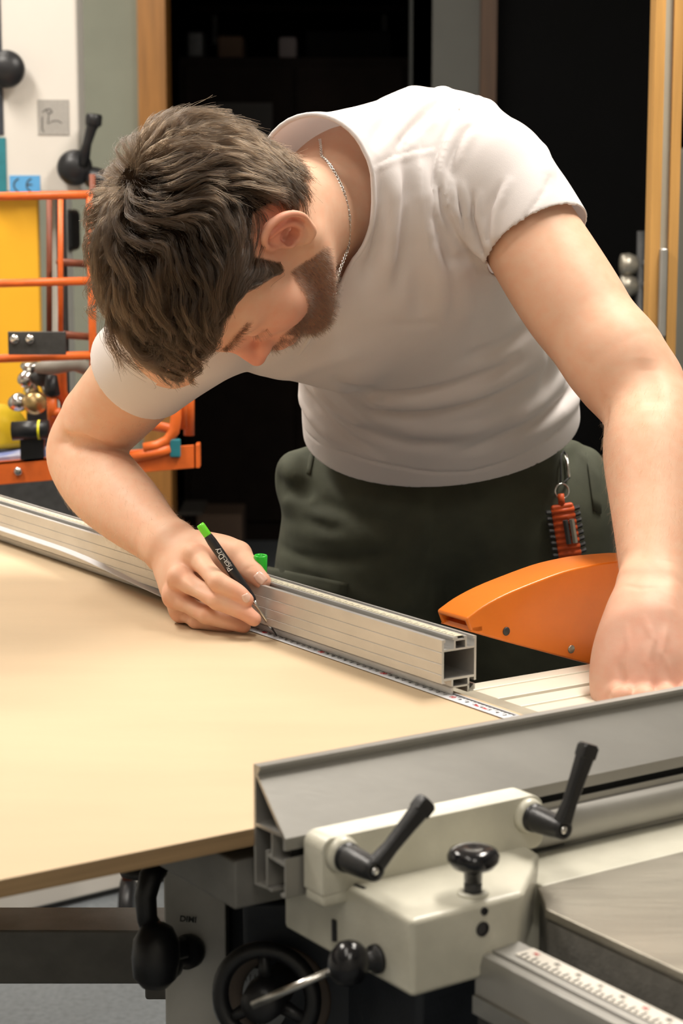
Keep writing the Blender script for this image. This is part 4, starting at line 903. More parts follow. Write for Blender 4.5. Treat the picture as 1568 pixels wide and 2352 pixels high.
sdL = ax_(A(1142, 408, 2.05), A(1318, 700, 1.965)); sdR = ax_(SR, A(330, 858, 2.055))
torso_shirt = Sdf(); torso_shirt.p = list(shirt.p)
shirt.chain([SL+np.array([-.01, 0, -.005]), A(1180, 480, 2.03), A(1256, 590, 1.995), A(1290, 640, 1.98)], [.062, .059, .0555, .055], .04, 'u', .03); f_, a_, b_, o_, kk_ = shirt.p[-1]
shirt.p[-1] = ((lambda f: lambda P_: np.maximum(f(P_), (P_-CQL)@sdL))(f_), a_, b_, o_, .012)
shirt.chain([SR+np.array([.02, 0, .01]), A(375, 806, 2.03), A(300, 870, 2.07), A(270, 900, 2.09)], [.059, .058, .056, .056], .04, 'u', .03); f_, a_, b_, o_, kk_ = shirt.p[-1]
shirt.p[-1] = ((lambda f: lambda P_: np.maximum(f(P_), (P_-CQR)@sdR))(f_), a_, b_, o_, .015)
clothm = mat('white_cotton', (.88, .832, .822), .85, 0, .02, 40, .12, 1200, sss=0)
_nt = clothm.node_tree; _b = _nt.nodes['Principled BSDF']; _t = _nt.nodes.new('ShaderNodeBsdfTranslucent'); _t.inputs[0].default_value = (.80, .76, .74, 1); _m = _nt.nodes.new('ShaderNodeMixShader'); _m.inputs[0].default_value = .28
_nt.links.new(_b.outputs[0], _m.inputs[1]); _nt.links.new(_t.outputs[0], _m.inputs[2]); _nt.links.new(_m.outputs[0], _nt.nodes['Material Output'].inputs[0])
def nrmz(v): v = np.array(v, float); return v/np.linalg.norm(v)
hem_n = nrmz(P0-P1)
NAX = nrmz(hl((-.02, 0, -.05))-NB); NKC = A(755, 450, 1.965)
def hemline(P_):
    return (P_-A(1012, 1102, 2.25))@hem_n
def shirt_cut(P_):
    c = hemline(P_)
    td = torso_shirt.eval(P_, torso_shirt.p)
    for q, n, o in ((CQL, sdL, SL), (CQR, sdR, SR)):
        e = P_-q; a_ = e@n; rr = np.linalg.norm(e-a_[:, None]*n, axis=1); c = np.maximum(c, np.minimum(np.minimum(a_+.0040, td-.0015), .09-rr))
    d = (P_-NKC)@NAX; rad_ = np.linalg.norm(P_-NKC-d[:, None]*NAX, axis=1); c = np.maximum(c, np.minimum(d, .135-rad_))
    return c
def sheet(name, sdf, h, cut, m, thick, parent):
    v, q = surface_nets(sdf, h); c = cut(v); keep = (c[q] <= 0).any(1); q = q[keep]; used_ = np.unique(q); mp = -np.ones(len(v), int); mp[used_] = np.arange(len(used_)); v = v[used_]; q = mp[q]
    for _ in range(3):
        c = cut(v); w = c > 0; vv = v[w]; e = 1e-4; g = np.stack([(cut(vv+np.eye(3)[i]*e)-cut(vv-np.eye(3)[i]*e))/(2*e) for i in range(3)], 1); v[w] = vv-g*(c[w]/np.maximum((g*g).sum(1), .2))[:, None]
    ea = np.concatenate([q[:, [0, 1]], q[:, [1, 2]], q[:, [2, 3]], q[:, [3, 0]]]); es = np.sort(ea, 1); kk = es[:, 0].astype(np.int64)*len(v)+es[:, 1]; uq, cn = np.unique(kk, return_counts=True); be = uq[cn == 1]; b0_, b1_ = be//len(v), be % len(v)
    ia = np.concatenate([b0_, b1_]); ib = np.concatenate([b1_, b0_]); nn_ = np.bincount(ia, minlength=len(v)); bvx = nn_ == 2
    for _ in range(28):
        acc = np.stack([np.bincount(ia, v[ib, c_], len(v)) for c_ in range(3)], 1); v[bvx] = v[bvx]*.4+.6*acc[bvx]/2
    o, v = fast_mesh(name, v, q, m, parent, relax=0)
    s_ = o.modifiers.new('s', 'SOLIDIFY'); s_.thickness = thick; s_.offset = -1; return o, v
SH = .0025 if not False else .004
base_shirt = Sdf(); base_shirt.p = list(shirt.p)
def fold(pts, amp, w, **k): shirt.ridge(hits(base_shirt, pts, **k), amp*.0025*(1 if w > 3 else .6), w*.001)
# shoulder and armhole seams
fold([(1092, 215), (1050, 262), (1018, 320), (1000, 370), (990, 430), (985, 500)], -2.0, 3.2); fold([(1100, 225), (1060, 270), (1028, 330), (1010, 380), (1000, 440), (996, 500)], 1.6, 4)
fold([(998, 345), (950, 356), (905, 368), (850, 392)], 1.2, 3); fold([(998, 338), (950, 349), (905, 360), (852, 384)], -1.0, 2.5)
# folds over the upper back
fold([(1010, 190), (930, 240), (880, 300), (850, 345)], -2.6, 9); fold([(1035, 196), (960, 245), (905, 305), (870, 355)], 2.6, 9); fold([(1060, 205), (985, 260), (930, 330)], -2.4, 8)
fold([(980, 188), (890, 235), (840, 290)], 2.4, 9); fold([(1000, 265), (960, 300), (925, 350)], 2.2, 7); fold([(985, 260), (940, 300), (905, 345)], -2, 6)
fold([(1130, 235), (1075, 290), (1050, 350)], 2.2, 8); fold([(1110, 260), (1070, 310), (1045, 360), (1030, 420)], -2.4, 6); fold([(1090, 300), (1060, 345), (1035, 400)], 2, 5)
# creases radiating from the armpit
for i, q in enumerate([[(1150, 615), (1118, 560), (1098, 500), (1100, 450)], [(1140, 612), (1100, 570), (1070, 500), (1060, 430)], [(1122, 608), (1080, 560), (1045, 490), (1030, 410)], [(1100, 596), (1060, 545), (1025, 470), (1012, 400)], [(1152, 600), (1135, 540), (1140, 480), (1165, 420)]]):
    fold(q, 2.6, 4.6); fold([(x-11, y+3) for x, y in q], -2.6, 4.2)
fold([(1085, 600), (1040, 590), (1005, 520)], -2, 7)
# hanging folds down the chest
fold([(905, 385), (905, 450), (898, 540), (885, 640)], 3.4, 9); fold([(928, 385), (930, 470), (925, 560), (915, 660)], -3.0, 9)
fold([(960, 370), (972, 450), (990, 540), (1012, 640), (1010, 740)], 3.0, 9); fold([(985, 470), (1000, 550), (1030, 620)], -2.6, 7); fold([(940, 520), (955, 620), (965, 730)], -2.2, 12)
fold([(870, 400), (872, 470), (862, 560), (840, 640)], -2.8, 8); fold([(850, 420), (850, 520), (828, 610)], 1.8, 7); fold([(1040, 600), (1060, 660), (1070, 740)], 1.8, 12)
fold([(880, 740), (960, 745), (1010, 738)], -.7, 7)
# drape over the belly
fold([(770, 868), (860, 905), (960, 902), (1060, 880), (1180, 830)], -3.2, 8); fold([(770, 890), (870, 925), (980, 925), (1080, 905), (1200, 850)], 2.6, 9)
fold([(830, 935), (920, 952), (1020, 945), (1150, 905), (1240, 850)], -2.8, 7); fold([(780, 900), (850, 955), (950, 985), (1080, 985), (1200, 940), (1290, 870)], 2.2, 10); fold([(745, 915), (810, 975), (920, 1015), (1050, 1020)], -2.0, 9)
fold([(700, 890), (740, 945), (800, 1000), (870, 1040)], -2.6, 8); fold([(690, 900), (720, 960), (770, 1010)], 2.6, 8); fold([(720, 885), (770, 940), (840, 985)], 2.2, 7)
fold([(1310, 890), (1250, 950), (1160, 1000), (1050, 1040)], -2.2, 8); fold([(1290, 850), (1240, 920), (1170, 970)], 2.2, 9); fold([(1335, 900), (1290, 950), (1210, 1000)], 2, 8); fold([(1255, 760), (1265, 830), (1240, 900)], -2, 9); fold([(1060, 820), (1140, 800), (1220, 750)], -2, 10)
fold([(560, 840), (660, 790), (760, 760)], -1.5, 12); fold([(620, 868), (720, 830), (840, 800)], 1.6, 14)
# sleeve hem and body hem stitching
fold([(1262, 395), (1250, 440), (1215, 490), (1172, 540), (1138, 578)], -1.3, 2.2); fold([(1240, 330), (1255, 370), (1258, 410)], 2.0, 7)
fold([(684, 968), (720, 1005), (800, 1040), (900, 1068), (1000, 1083), (1080, 1082), (1180, 1052), (1270, 995), (1335, 925)], -1.2, 2.2)
fold([(300, 850), (350, 882), (400, 890), (440, 870)], -1.0, 2.2)
# ribbed collar

so, sv = sheet('t_shirt', shirt, SH, shirt_cut, clothm, .0016, wk)
rib = []
def collar_pt(t):
    a = np.cross(NAX, ZD); a /= np.linalg.norm(a); b = np.cross(NAX, a); d = math.cos(t)*a+math.sin(t)*b; lo_, hi_ = .03, .20
    c = NKC-NAX*.001
    for _ in range(30):
        m_ = (lo_+hi_)/2
        if shirt.eval((c+d*m_)[None])[0] < 0: lo_ = m_
        else: hi_ = m_
    return c+d*(lo_-.0006)
cp = [collar_pt(t) for t in np.linspace(0, 2*math.pi, 49)]
MB().tube(cp, .0026, 8, cap=False).build('collar', clothm, so, smooth=True)
# ================================================================== TROUSERS
tro = Sdf()
tro.ell(A(1014, 1110, 2.41), (.163, .118, .11), .04, 'u', Rm((0, 0, -1), LATH))
tro.chain([A(850, 1200, 2.40), A(815, 1450, 2.42), (A(790, 0, 2.45)[0], 2.47, .45), (A(780, 0, 2.45)[0], 2.52, .085)], [.110, .105, .075, .070], .04, 'u', .04)
tro.chain([A(1200, 1200, 2.43), A(1225, 1450, 2.45), (A(1230, 0, 2.5)[0], 2.52, .45), (A(1240, 0, 2.5)[0], 2.57, .085)], [.110, .105, .075, .070], .04, 'u', .04)
tro.ell(A(672, 1095, 2.38), (.022, .04, .030), .03)
tro.ell(A(1350, 1180, 2.40), (.03, .04, .08), .03)
tb_ = Sdf(); tb_.p = list(tro.p)
def tf_(pts, amp, w): tro.ridge(hits(tb_, pts), amp*.0014, w*.001)
tf_([(700, 1030), (790, 1075), (900, 1120), (960, 1165)], 4, 10); tf_([(640, 1130), (720, 1150), (820, 1190), (930, 1205)], -5, 11); tf_([(650, 1165), (740, 1185), (830, 1215)], 4, 10)
tf_([(630, 1100), (670, 1125), (720, 1125)], -6, 12); tf_([(650, 1150), (690, 1150), (730, 1148)], 5, 8); tf_([(640, 1250), (720, 1285), (800, 1290), (900, 1270)], -3.5, 8); tf_([(660, 1215), (750, 1235), (850, 1240)], 3, 9)
tf_([(690, 1180), (760, 1215), (800, 1205)], -3, 8); tf_([(995, 1110), (998, 1200), (990, 1300), (985, 1400)], -2.2, 4); tf_([(715, 1040), (755, 1060)], -2, 3)
tf_([(1220, 1060), (1300, 1030), (1350, 990)], 3, 10); tf_([(1295, 1005), (1340, 1050), (1375, 1095)], 2.5, 4); tf_([(620, 1300), (700, 1320), (795, 1345)], -2, 5); tf_([(760, 1330), (850, 1380), (960, 1390)], 3, 9)
trm = mat('olive_work_cloth', (.062, .067, .043), .85, 0, .25, 30, .15, 900)
tv_, tq_ = surface_nets(tro, .0055 if False else .0035)
to_, tv_ = fast_mesh('trousers', tv_, tq_, trm, wk)
# waist band, belt loop, cargo pocket flap, zip seam
def onsurf(sdf, pts, off=.0015): return [hit(sdf, x, y)-nrmz(ray(x, y))*off for x, y in pts]
def patch(name, sdf, poly, m, parent, nu=8, nv=4, th_=.0022, off=.0012):
    """cloth patch laid on the surface: poly = four photo corners"""
    a, b, c, d = [np.array(q, float) for q in poly]; v = []; f = []
    for i in range(nu+1):
        for j in range(nv+1):
            s_, t = i/nu, j/nv; q = (a*(1-s_)+b*s_)*(1-t)+(d*(1-s_)+c*s_)*t; v.append(hit(sdf, *q)-nrmz(ray(*q))*off)
    for i in range(nu):
        for j in range(nv): e = i*(nv+1)+j; f.append((e, e+1, e+nv+2, e+nv+1))
    o = mesh(name, v, f, m, parent, smooth=True); s_ = o.modifiers.new('s', 'SOLIDIFY'); s_.thickness = th_; s_.offset = 0; return o
patch('pocket_flap', tro, [(617, 1302), (798, 1340), (794, 1372), (600, 1330)], trm, to_)
patch('pocket_flap', tro, [(1345, 1040), (1378, 1085), (1380, 1180), (1362, 1172)], trm, to_)
patch('belt_loop', tro, [(712, 1038), (722, 1042), (712, 1090), (703, 1086)], trm, to_, 2, 4)
MB().tube(onsurf(tro, [(716, 1040), (735, 1050), (757, 1060)]), .0012, 6).build('pocket_stitch', trm, to_, smooth=True)
for sx in (-1, 1):
    fx = A(780 if sx < 0 else 1240, 0, 2.45)[0]; fy = 2.50 if sx < 0 else 2.55
    sh_s = Sdf(); sh_s.chain([(fx, fy+.06, .045), (fx, fy-.04, .04), (fx, fy-.15, .028)], [.038, .042, .030], .03); sh_s.cone((fx, fy+.04, .06), (fx, fy+.03, .10), .045, .048, .03)
    v_, q_ = surface_nets(sh_s, .006); v_[:, 2] = np.maximum(v_[:, 2], .001); fast_mesh('work_shoe', v_, q_, M['black'], wk)
# ================================================================== HAIR
scalp = Sdf(); scalp.frame(HR, HT)
scalp.ell((-.006, 0, .045), (.096, .076, .086), .02); scalp.ell((-.035, 0, .000), (.060, .062, .060), .03); scalp.ell((.035, 0, .035), (.058, .062, .055), .03); scalp.ell((.040, 0, -.032), (.050, .050, .062), .03)
scalp.frame(); scalp.chain([hl((-.030, 0, .0)), hl((-.022, 0, -.060)), NB], [.055, .057, .070], .03); 
def grad(sdf, P_, e=8e-4):
    g = np.stack([sdf.eval(P_+np.eye(3)[i]*e, sdf.p)-sdf.eval(P_-np.eye(3)[i]*e, sdf.p) for i in range(3)], 1); return g/np.maximum(np.linalg.norm(g, axis=1), 1e-9)[:, None]
HX = [-.12, -.09, -.060, -.048, -.040, -.034, -.026, -.004, .012, .019, .027, .030, .033, .042, .055, .075, .12]
HZ = [-.048, -.050, -.040, -.034, -.012, .012, .030, .036, .034, -.003, -.003, .012, .028, .054, .070, .077, .080]
def hairmask(L): return L[:, 2]-np.interp(L[:, 0], HX, HZ)
def thick(L):     # hair depth over the scalp
    z = L[:, 2]; x = L[:, 0]; t = np.clip((z-.01)/.08, 0, 1); return .007+.017*t*t*(3-2*t)+.008*np.clip((x-.02)/.06, 0, 1)*np.clip(z/.05, 0, 1)
SK = [[(300, 330), (450, 170), (650, 70), (850, 60), (1000, 120), (1150, 270), (1290, 450), (1330, 550)],
 [(300, 370), (500, 270), (700, 250), (900, 280), (1100, 380), (1250, 500)], [(300, 400), (500, 450), (650, 430), (760, 390), (900, 380)],
 [(260, 430), (350, 540), (520, 620), (700, 590), (850, 520), (980, 500)], [(230, 430), (280, 600), (450, 680), (620, 670), (720, 640)],
 [(220, 450), (200, 600), (230, 760), (350, 850), (480, 860)], [(190, 480), (150, 650), (170, 850), (250, 980), (400, 1050)],
 [(150, 450), (90, 600), (60, 750), (70, 900), (100, 1050)], [(160, 700), (120, 900), (140, 1100), (200, 1250), (300, 1400), (420, 1540)],
 [(600, 800), (640, 950), (750, 1080), (800, 1150)], [(700, 700), (730, 830), (800, 950), (850, 1080)], [(1000, 600), (1000, 750), (960, 900), (860, 1080)],
 [(1120, 700), (1090, 850), (1060, 950), (960, 1080)], [(500, 900), (480, 1100), (520, 1250), (600, 1400)], [(640, 1150), (680, 1280), (690, 1400)],
 [(300, 1000), (330, 1150), (400, 1300), (500, 1450)], [(1150, 300), (1230, 420), (1280, 540)], [(950, 430), (1080, 500), (1180, 560)], [(820, 520), (850, 640), (900, 760)],
 [(850, 1000), (800, 1120), (760, 1220)]]
env = Sdf(); env.frame(HR, HT); env.ell((-.006, 0, .050), (.112, .092, .104), .02); env.ell((.040, 0, .040), (.075, .075, .065), .02); env.ell((-.035, 0, .0), (.068, .070, .066), .03); env.frame()
fp, fd = [], []
for st_ in SK:
    q = np.array([hit(env, 180+x/2.613, 240+y/2.613) for x, y in st_]); q = np.array(spline(list(q), [0]*len(q))[0]); d = np.gradient(q, axis=0); d /= np.linalg.norm(d, axis=1)[:, None]; fp.append(q); fd.append(d)
fp = np.concatenate(fp); fd = np.concatenate(fd); lp = (fp-HT)@HR; ld = fd@HR
mp_ = lp*np.array([1, -1, 1]); md = ld*np.array([1, -1, 1]); LP = np.concatenate([lp, mp_[lp[:, 1] > .03]]); LD = np.concatenate([ld, md[lp[:, 1] > .03]])
wl = (hit(env, 262, 395)-HT)@HR
def flow(L):
    d2 = ((L[:, None]-LP[None])**2).sum(2); w = np.exp(-d2/(.011**2))+1e-4/(1+d2/.0004); f = w@LD; f += .00012*(L-wl)/.05; return f/np.maximum(np.linalg.norm(f, axis=1), 1e-9)[:, None]
hm = hairmask(ql) > 0; near = (scalp.eval(bv, scalp.p) < .008) & (scalp.eval(bv, scalp.p) > -.012) & (np.abs(ql[:, 0]) < .13) & (ql[:, 2] > -.06) & (ql[:, 2] < .16)
earc = np.array([-.008, .080, .0]); ear_d = np.minimum(np.linalg.norm(ql-earc, axis=1), np.linalg.norm(ql-earc*np.array([1, -1, 1]), axis=1)); cand = np.nonzero(hm & near & (ear_d > .0275))[0]
# the scalp under the hair and the stubbled jaw are dark
earm = np.zeros(len(bv), bool)
dk = hm & (scalp.eval(bv, scalp.p) < .005) & (np.abs(ql[:, 0]) < .13) & (ql[:, 2] > -.06)
BX = [-.02, .008, .018, .028, .040, .052, .069, .080, .090, .12]; BZ = [-.060, -.050, -.034, -.014, -.020, -.030, -.042, -.038, -.032, -.030]
def beardmask(L):
    x, y, z = L.T; a = np.interp(x, BX, BZ)-z; b_ = z-np.interp(x, [0, .03, .06, .09], [-.060, -.080, -.098, -.106]); c = x-.004
    m_ = np.minimum(np.minimum(a, b_), c)
    lip = np.minimum(.017-np.abs(y), .0085-np.abs(z+.0525)); under = np.where((z > -.05) & (x > .09), .024-np.abs(y), 1); return np.minimum(np.minimum(m_, -lip), under)
bmk = beardmask(ql); zone = (np.abs(ql[:, 1]) < .075) & (ql[:, 2] < .01) & (ql[:, 0] > -.03) & (ql[:, 0] < .14) & (np.linalg.norm(ql, axis=1) < .16)
wb_ = np.clip(bmk/.008, 0, 1)*zone; colr = colr*(1-.72*wb_[:, None])+np.array([.16, .085, .05])*.72*wb_[:, None]
wd_ = (dk*np.clip(hairmask(ql)/.012, 0, 1))[:, None]*.93; colr = colr*(1-wd_)+np.array([.045, .028, .018])*wd_
at_.data.foreach_set('color', np.concatenate([colr, np.ones((len(colr), 1))], 1).ravel())
def hairmat(name, col, rough=.3):
    m = bpy.data.materials.new(name); m.use_nodes = True; nt = m.node_tree; nt.nodes.clear(); o = nt.nodes.new('ShaderNodeOutputMaterial'); h = nt.nodes.new('ShaderNodeBsdfHairPrincipled')
    h.parametrization = 'COLOR'; h.inputs['Roughness'].default_value = rough; h.inputs['Radial Roughness'].default_value = .45; h.inputs['Random Roughness'].default_value = .3
    ci = nt.nodes.new('ShaderNodeHairInfo'); rp = nt.nodes.new('ShaderNodeValToRGB'); rp.color_ramp.elements[0].color = (*[c*.55 for c in col], 1); rp.color_ramp.elements[1].color = (*[c*1.75 for c in col], 1)
    nt.links.new(ci.outputs['Random'], rp.inputs[0]); nt.links.new(rp.outputs[0], h.inputs['Color']); nt.links.new(h.outputs[0], o.inputs[0]); return m
def curves(name, paths, rad, m, parent):
    """paths (n,k,3) in world; rad (k,) radius along the strand"""
    ok_ = np.isfinite(paths).all((1, 2)) & (np.abs(paths-np.array([0, 2., 1.2])).max((1, 2)) < .6) & (np.linalg.norm(np.diff(paths, axis=1), axis=2).max(1) < .03)
    paths = paths[ok_]; n, k, _ = paths.shape; hc = bpy.data.hair_curves.new(name); hc.add_curves([k]*n)
    hc.position_data.foreach_set('vector', (paths-wloc(parent)).astype(np.float32).ravel()); a = hc.attributes.get('radius') or hc.attributes.new('radius', 'FLOAT', 'POINT'); a.data.foreach_set('value', np.tile(rad, n).astype(np.float32))
    hc.materials.append(m); o = bpy.data.objects.new(name, hc); S.collection.objects.link(o); o.parent = parent; return o
def grow(N, Lmin, Lmax, K=16, seed=3, side=.38):
    rg_ = np.random.default_rng(seed); c_ = cand[hairmask(ql[cand]) > rg_.random(len(cand))*.009]; idx = rg_.choice(c_, N); P_ = bv[idx].copy(); L = (P_-HT)@HR
    z = L[:, 2]; front = np.clip((L[:, 0]-.0)/.06, 0, 1)*np.clip((z-.02)/.05, 0, 1)
    low = np.clip((z+.05)/.09, .0, 1); Ls = (Lmin+(Lmax-Lmin)*rg_.random(N))*(.28+.72*low)*(1+.35*front); hh = thick(L)*(.25+.85*rg_.random(N)**.7)*np.clip(hairmask(L)/.018+.25, 0, 1)
    Ls = Ls*np.where((L[:, 2] < .034) & (L[:, 0] > 0), side, 1.); ph = (L@np.array([61., 47, 83]))+rg_.normal(0, .5, N); ds = Ls/K; path = [P_.copy()]; wamp = .12+.75*front+.16*rg_.random(N)
    for i in range(K):
        L = (P_-HT)@HR; f = flow(L)@HR.T; g = grad(scalp, P_); f -= g*(f*g).sum(1)[:, None]; f /= np.linalg.norm(f, axis=1)[:, None]
        sd_ = np.cross(g, f); s_ = (i+1)*ds; f = f+sd_*(wamp*np.cos(s_/.0075+ph))[:, None]*min(1, .3+i/K)+g*(.30*wamp*np.sin(s_/.009+ph*1.3))[:, None]
        d = scalp.eval(P_, scalp.p); t = (i+1)/K; tgt = hh*(1-(1-min(1, t*1.9))**2)
        free = np.clip((-hairmask(L))/.010, 0, 1)*front
        f = f/np.linalg.norm(f, axis=1)[:, None]; P_ = P_+f*ds[:, None]+g*((tgt-d)*.45*(1-free*.55))[:, None]
        P_[:, 2] -= free*ds*.25; L = (P_-HT)@HR; pen_ = np.clip(-hairmask(L)-.003, 0, .02)*(L[:, 0] > .028); P_ = P_+HR[:, 2]*(pen_*.7)[:, None]; path.append(P_.copy())
    pa = np.stack(path, 1); pl_ = (pa-HT)@HR; e_c = np.array([-.009, .087, .002]); dm_ = np.minimum(np.linalg.norm(pl_-e_c, axis=2), np.linalg.norm(pl_-e_c*np.array([1, -1, 1]), axis=2)).min(1); return pa[dm_ > .0215]
Q_ = bool(False)
NG = 1700; G_ = grow(NG, .040, .072); K1 = G_.shape[1]; nch = 8 if Q_ else 18
rg_ = np.random.default_rng(5); tt = np.linspace(0, 1, K1)
gg = np.repeat(G_, nch, 0); n_ = len(gg)
off = rg_.normal(0, 1, (n_, 3)); off /= np.linalg.norm(off, axis=1)[:, None]; off *= (.0042*rg_.random(n_)**.5)[:, None]
spread = (1-.78*tt**.8)[None, :, None]; wob = rg_.normal(0, 1, (n_, 1, 3))*.0009*np.sin(tt*9+rg_.random((n_, 1))*6)[..., None]
ch = gg+off[:, None]*spread+wob*tt[None, :, None]+(rg_.normal(0, .0016, (n_, 1, 3))*tt[None, :, None]**2)
fl = rg_.random(n_) < .05; ch[fl] += (rg_.normal(0, .006, (fl.sum(), 1, 3)))*tt[None, :, None]**2
lastk = rg_.uniform(.8, 1.08, n_)
hairm = hairmat('brown_hair', (.017, .0098, .0050))
# under layer mesh so that the scalp never shines through
cap = Sdf(); cap.p = list(scalp.p)
def capcut(P_): L = (P_-HT)@HR; L[:, 2] -= np.where((L[:, 0] > .002) & (L[:, 0] < .045), .022, 0); return np.maximum(-(hairmask(L)-.006), np.where(np.linalg.norm(L-np.array([0, 0, .03]), axis=1) > .15, 1., -1.))
cv, cq = surface_nets(scalp, .004 if Q_ else .0025, post=lambda d, P_: d-.0012-.22*np.maximum(thick((P_-HT)@HR)-.010, 0))
keep = (capcut(cv)[cq] <= 0).all(1); cq = cq[keep]; us = np.unique(cq); mp2 = -np.ones(len(cv), int); mp2[us] = np.arange(len(us))
capo, _ = fast_mesh('hair', cv[us], mp2[cq], mat('dark_brown_hair_root', (.012, .007, .004), .95, 0, .3, 200, spec=0), wk)
curves('hair_strand', ch, .00013*(1-.55*tt**2)+.00002, hairm, capo)['kind'] = 'stuff'
us_ = grow(5000 if Q_ else 15000, .014, .022, 7, 11); curves('short_hair', us_, .00010*(1-.6*np.linspace(0, 1, 8)), hairm, capo)['kind'] = 'stuff'
all_c = cand; cand = all_c[(ql[all_c, 0] > -.005) & (ql[all_c, 2] < .06) & (ql[all_c, 0] < .06)]
sb_ = grow(2500 if Q_ else 9000, .020, .032, 7, 12, .85); curves('sideburn_hair', sb_, .00010*(1-.6*np.linspace(0, 1, 8)), hairm, capo)['kind'] = 'stuff'; cand = all_c
# a few long loose curls of the fringe
def curlset(lines, n, r, name, Y0, spread=.004, rad=.00012):
    out = []
    for ln_ in lines:
        p3 = np.array([A(180+x/2.613, 240+y/2.613, Y0+dy) for x, y, dy in ln_]); p3 = np.array(spline(list(p3), [0]*len(p3), 6)[0]); t = np.linspace(0, len(p3)-1, 24); p3 = np.stack([np.interp(t, np.arange(len(p3)), p3[:, i]) for i in range(3)], 1)
        for _ in range(n):
            o_ = rg_.normal(0, spread, 3); o2_ = rg_.normal(0, spread, 3); s_ = np.linspace(0, 1, 24)[:, None]; out.append(p3+o_*(1-s_*.5)+o2_*s_*s_)
    return np.array(out)
L1 = [[(560, 1050, .0), (540, 1250, -.01), (600, 1400, -.015), (690, 1430, -.02), (720, 1380, -.02)],
      [(640, 1150, -.01), (720, 1260, -.02), (820, 1260, -.03), (860, 1330, -.03), (820, 1410, -.03), (720, 1450, -.02), (660, 1440, -.01)],
      [(620, 1180, -.01), (700, 1300, -.02), (800, 1300, -.03), (840, 1350, -.03), (790, 1430, -.03), (700, 1470, -.02)],
      [(300, 1200, .0), (280, 1350, -.01), (340, 1500, -.01), (430, 1560, -.02), (480, 1530, -.02), (470, 1460, -.02)],
      [(250, 1150, .0), (200, 1320, .0), (240, 1470, .0), (330, 1560, -.01), (400, 1600, -.01)], [(330, 1200, .0), (340, 1350, -.01), (430, 1440, -.02), (540, 1450, -.02), (580, 1500, -.02), (540, 1580, -.02)],
      [(450, 1200, .0), (420, 1330, -.01), (480, 1450, -.02), (600, 1490, -.02), (690, 1450, -.02)], [(150, 950, .03), (90, 1060, .03), (60, 1110, .03), (90, 1150, .03)], [(170, 1050, .03), (110, 1200, .03), (70, 1240, .03), (110, 1290, .03)],
      [(200, 1250, .0), (180, 1400, .0), (230, 1510, .0), (260, 1590, .0)], [(500, 1300, -.01), (520, 1450, -.02), (640, 1500, -.02), (760, 1490, -.02), (830, 1440, -.02)], [(380, 1250, 0), (330, 1420, -.01), (390, 1520, -.02), (470, 1500, -.02), (480, 1440, -.02)]]
cs = curlset(L1, 14 if Q_ else 60, 0, 'x', 1.838, .0034); curves('fringe_curl', cs, .00012*(1-.5*np.linspace(0, 1, 24)**2), hairm, capo)['kind'] = 'stuff'
# beard, moustache, eyebrows, lashes
def short(idx, n, length, dirf, m, name, rad=.00007, parent=wk, K=5, curl=.0008, seed=1):
    r2 = np.random.default_rng(seed); ii = r2.choice(idx, n); P_ = bv[ii]+r2.normal(0, .0006, (n, 3)); L = (P_-HT)@HR; g = grad(body_lite, P_); d = dirf(P_, L, g)+r2.normal(0, .22, (n, 3)); d /= np.linalg.norm(d, axis=1)[:, None]
    l_ = length*r2.uniform(.5, 1.1, n); t = np.linspace(0, 1, K)[None, :, None]; c = r2.normal(0, curl, (n, 1, 3)); pth = P_[:, None]+d[:, None]*l_[:, None, None]*t+c*t*t; return curves(name, pth, rad*(1-.6*np.linspace(0, 1, K)), m, parent)
body_lite = Sdf(); body_lite.p = list(scalp.p); body_lite.frame(HR, HT); body_lite.ell((.076, 0, -.090), (.015, .020, .014), .015)
for s_ in (1, -1): body_lite.chain([(-.002, s_*.053, -.043), (.030, s_*.043, -.066), (.066, s_*.018, -.086)], [.015, .015, .014], .025)
body_lite.frame()
bidx = np.nonzero((bmk > .001) & zone & (ear_d > .030))[0]
dn = lambda P_, L, g: g*.55+((np.stack([.55+0*L[:, 0], .0*L[:, 0], -.8+0*L[:, 0]], 1))@HR.T)
beardm = hairmat('beard_hair', (.032, .016, .009), .35)
short(bidx, 2500 if Q_ else 9000, .0065, dn, beardm, 'beard', .00009)['kind'] = 'stuff'
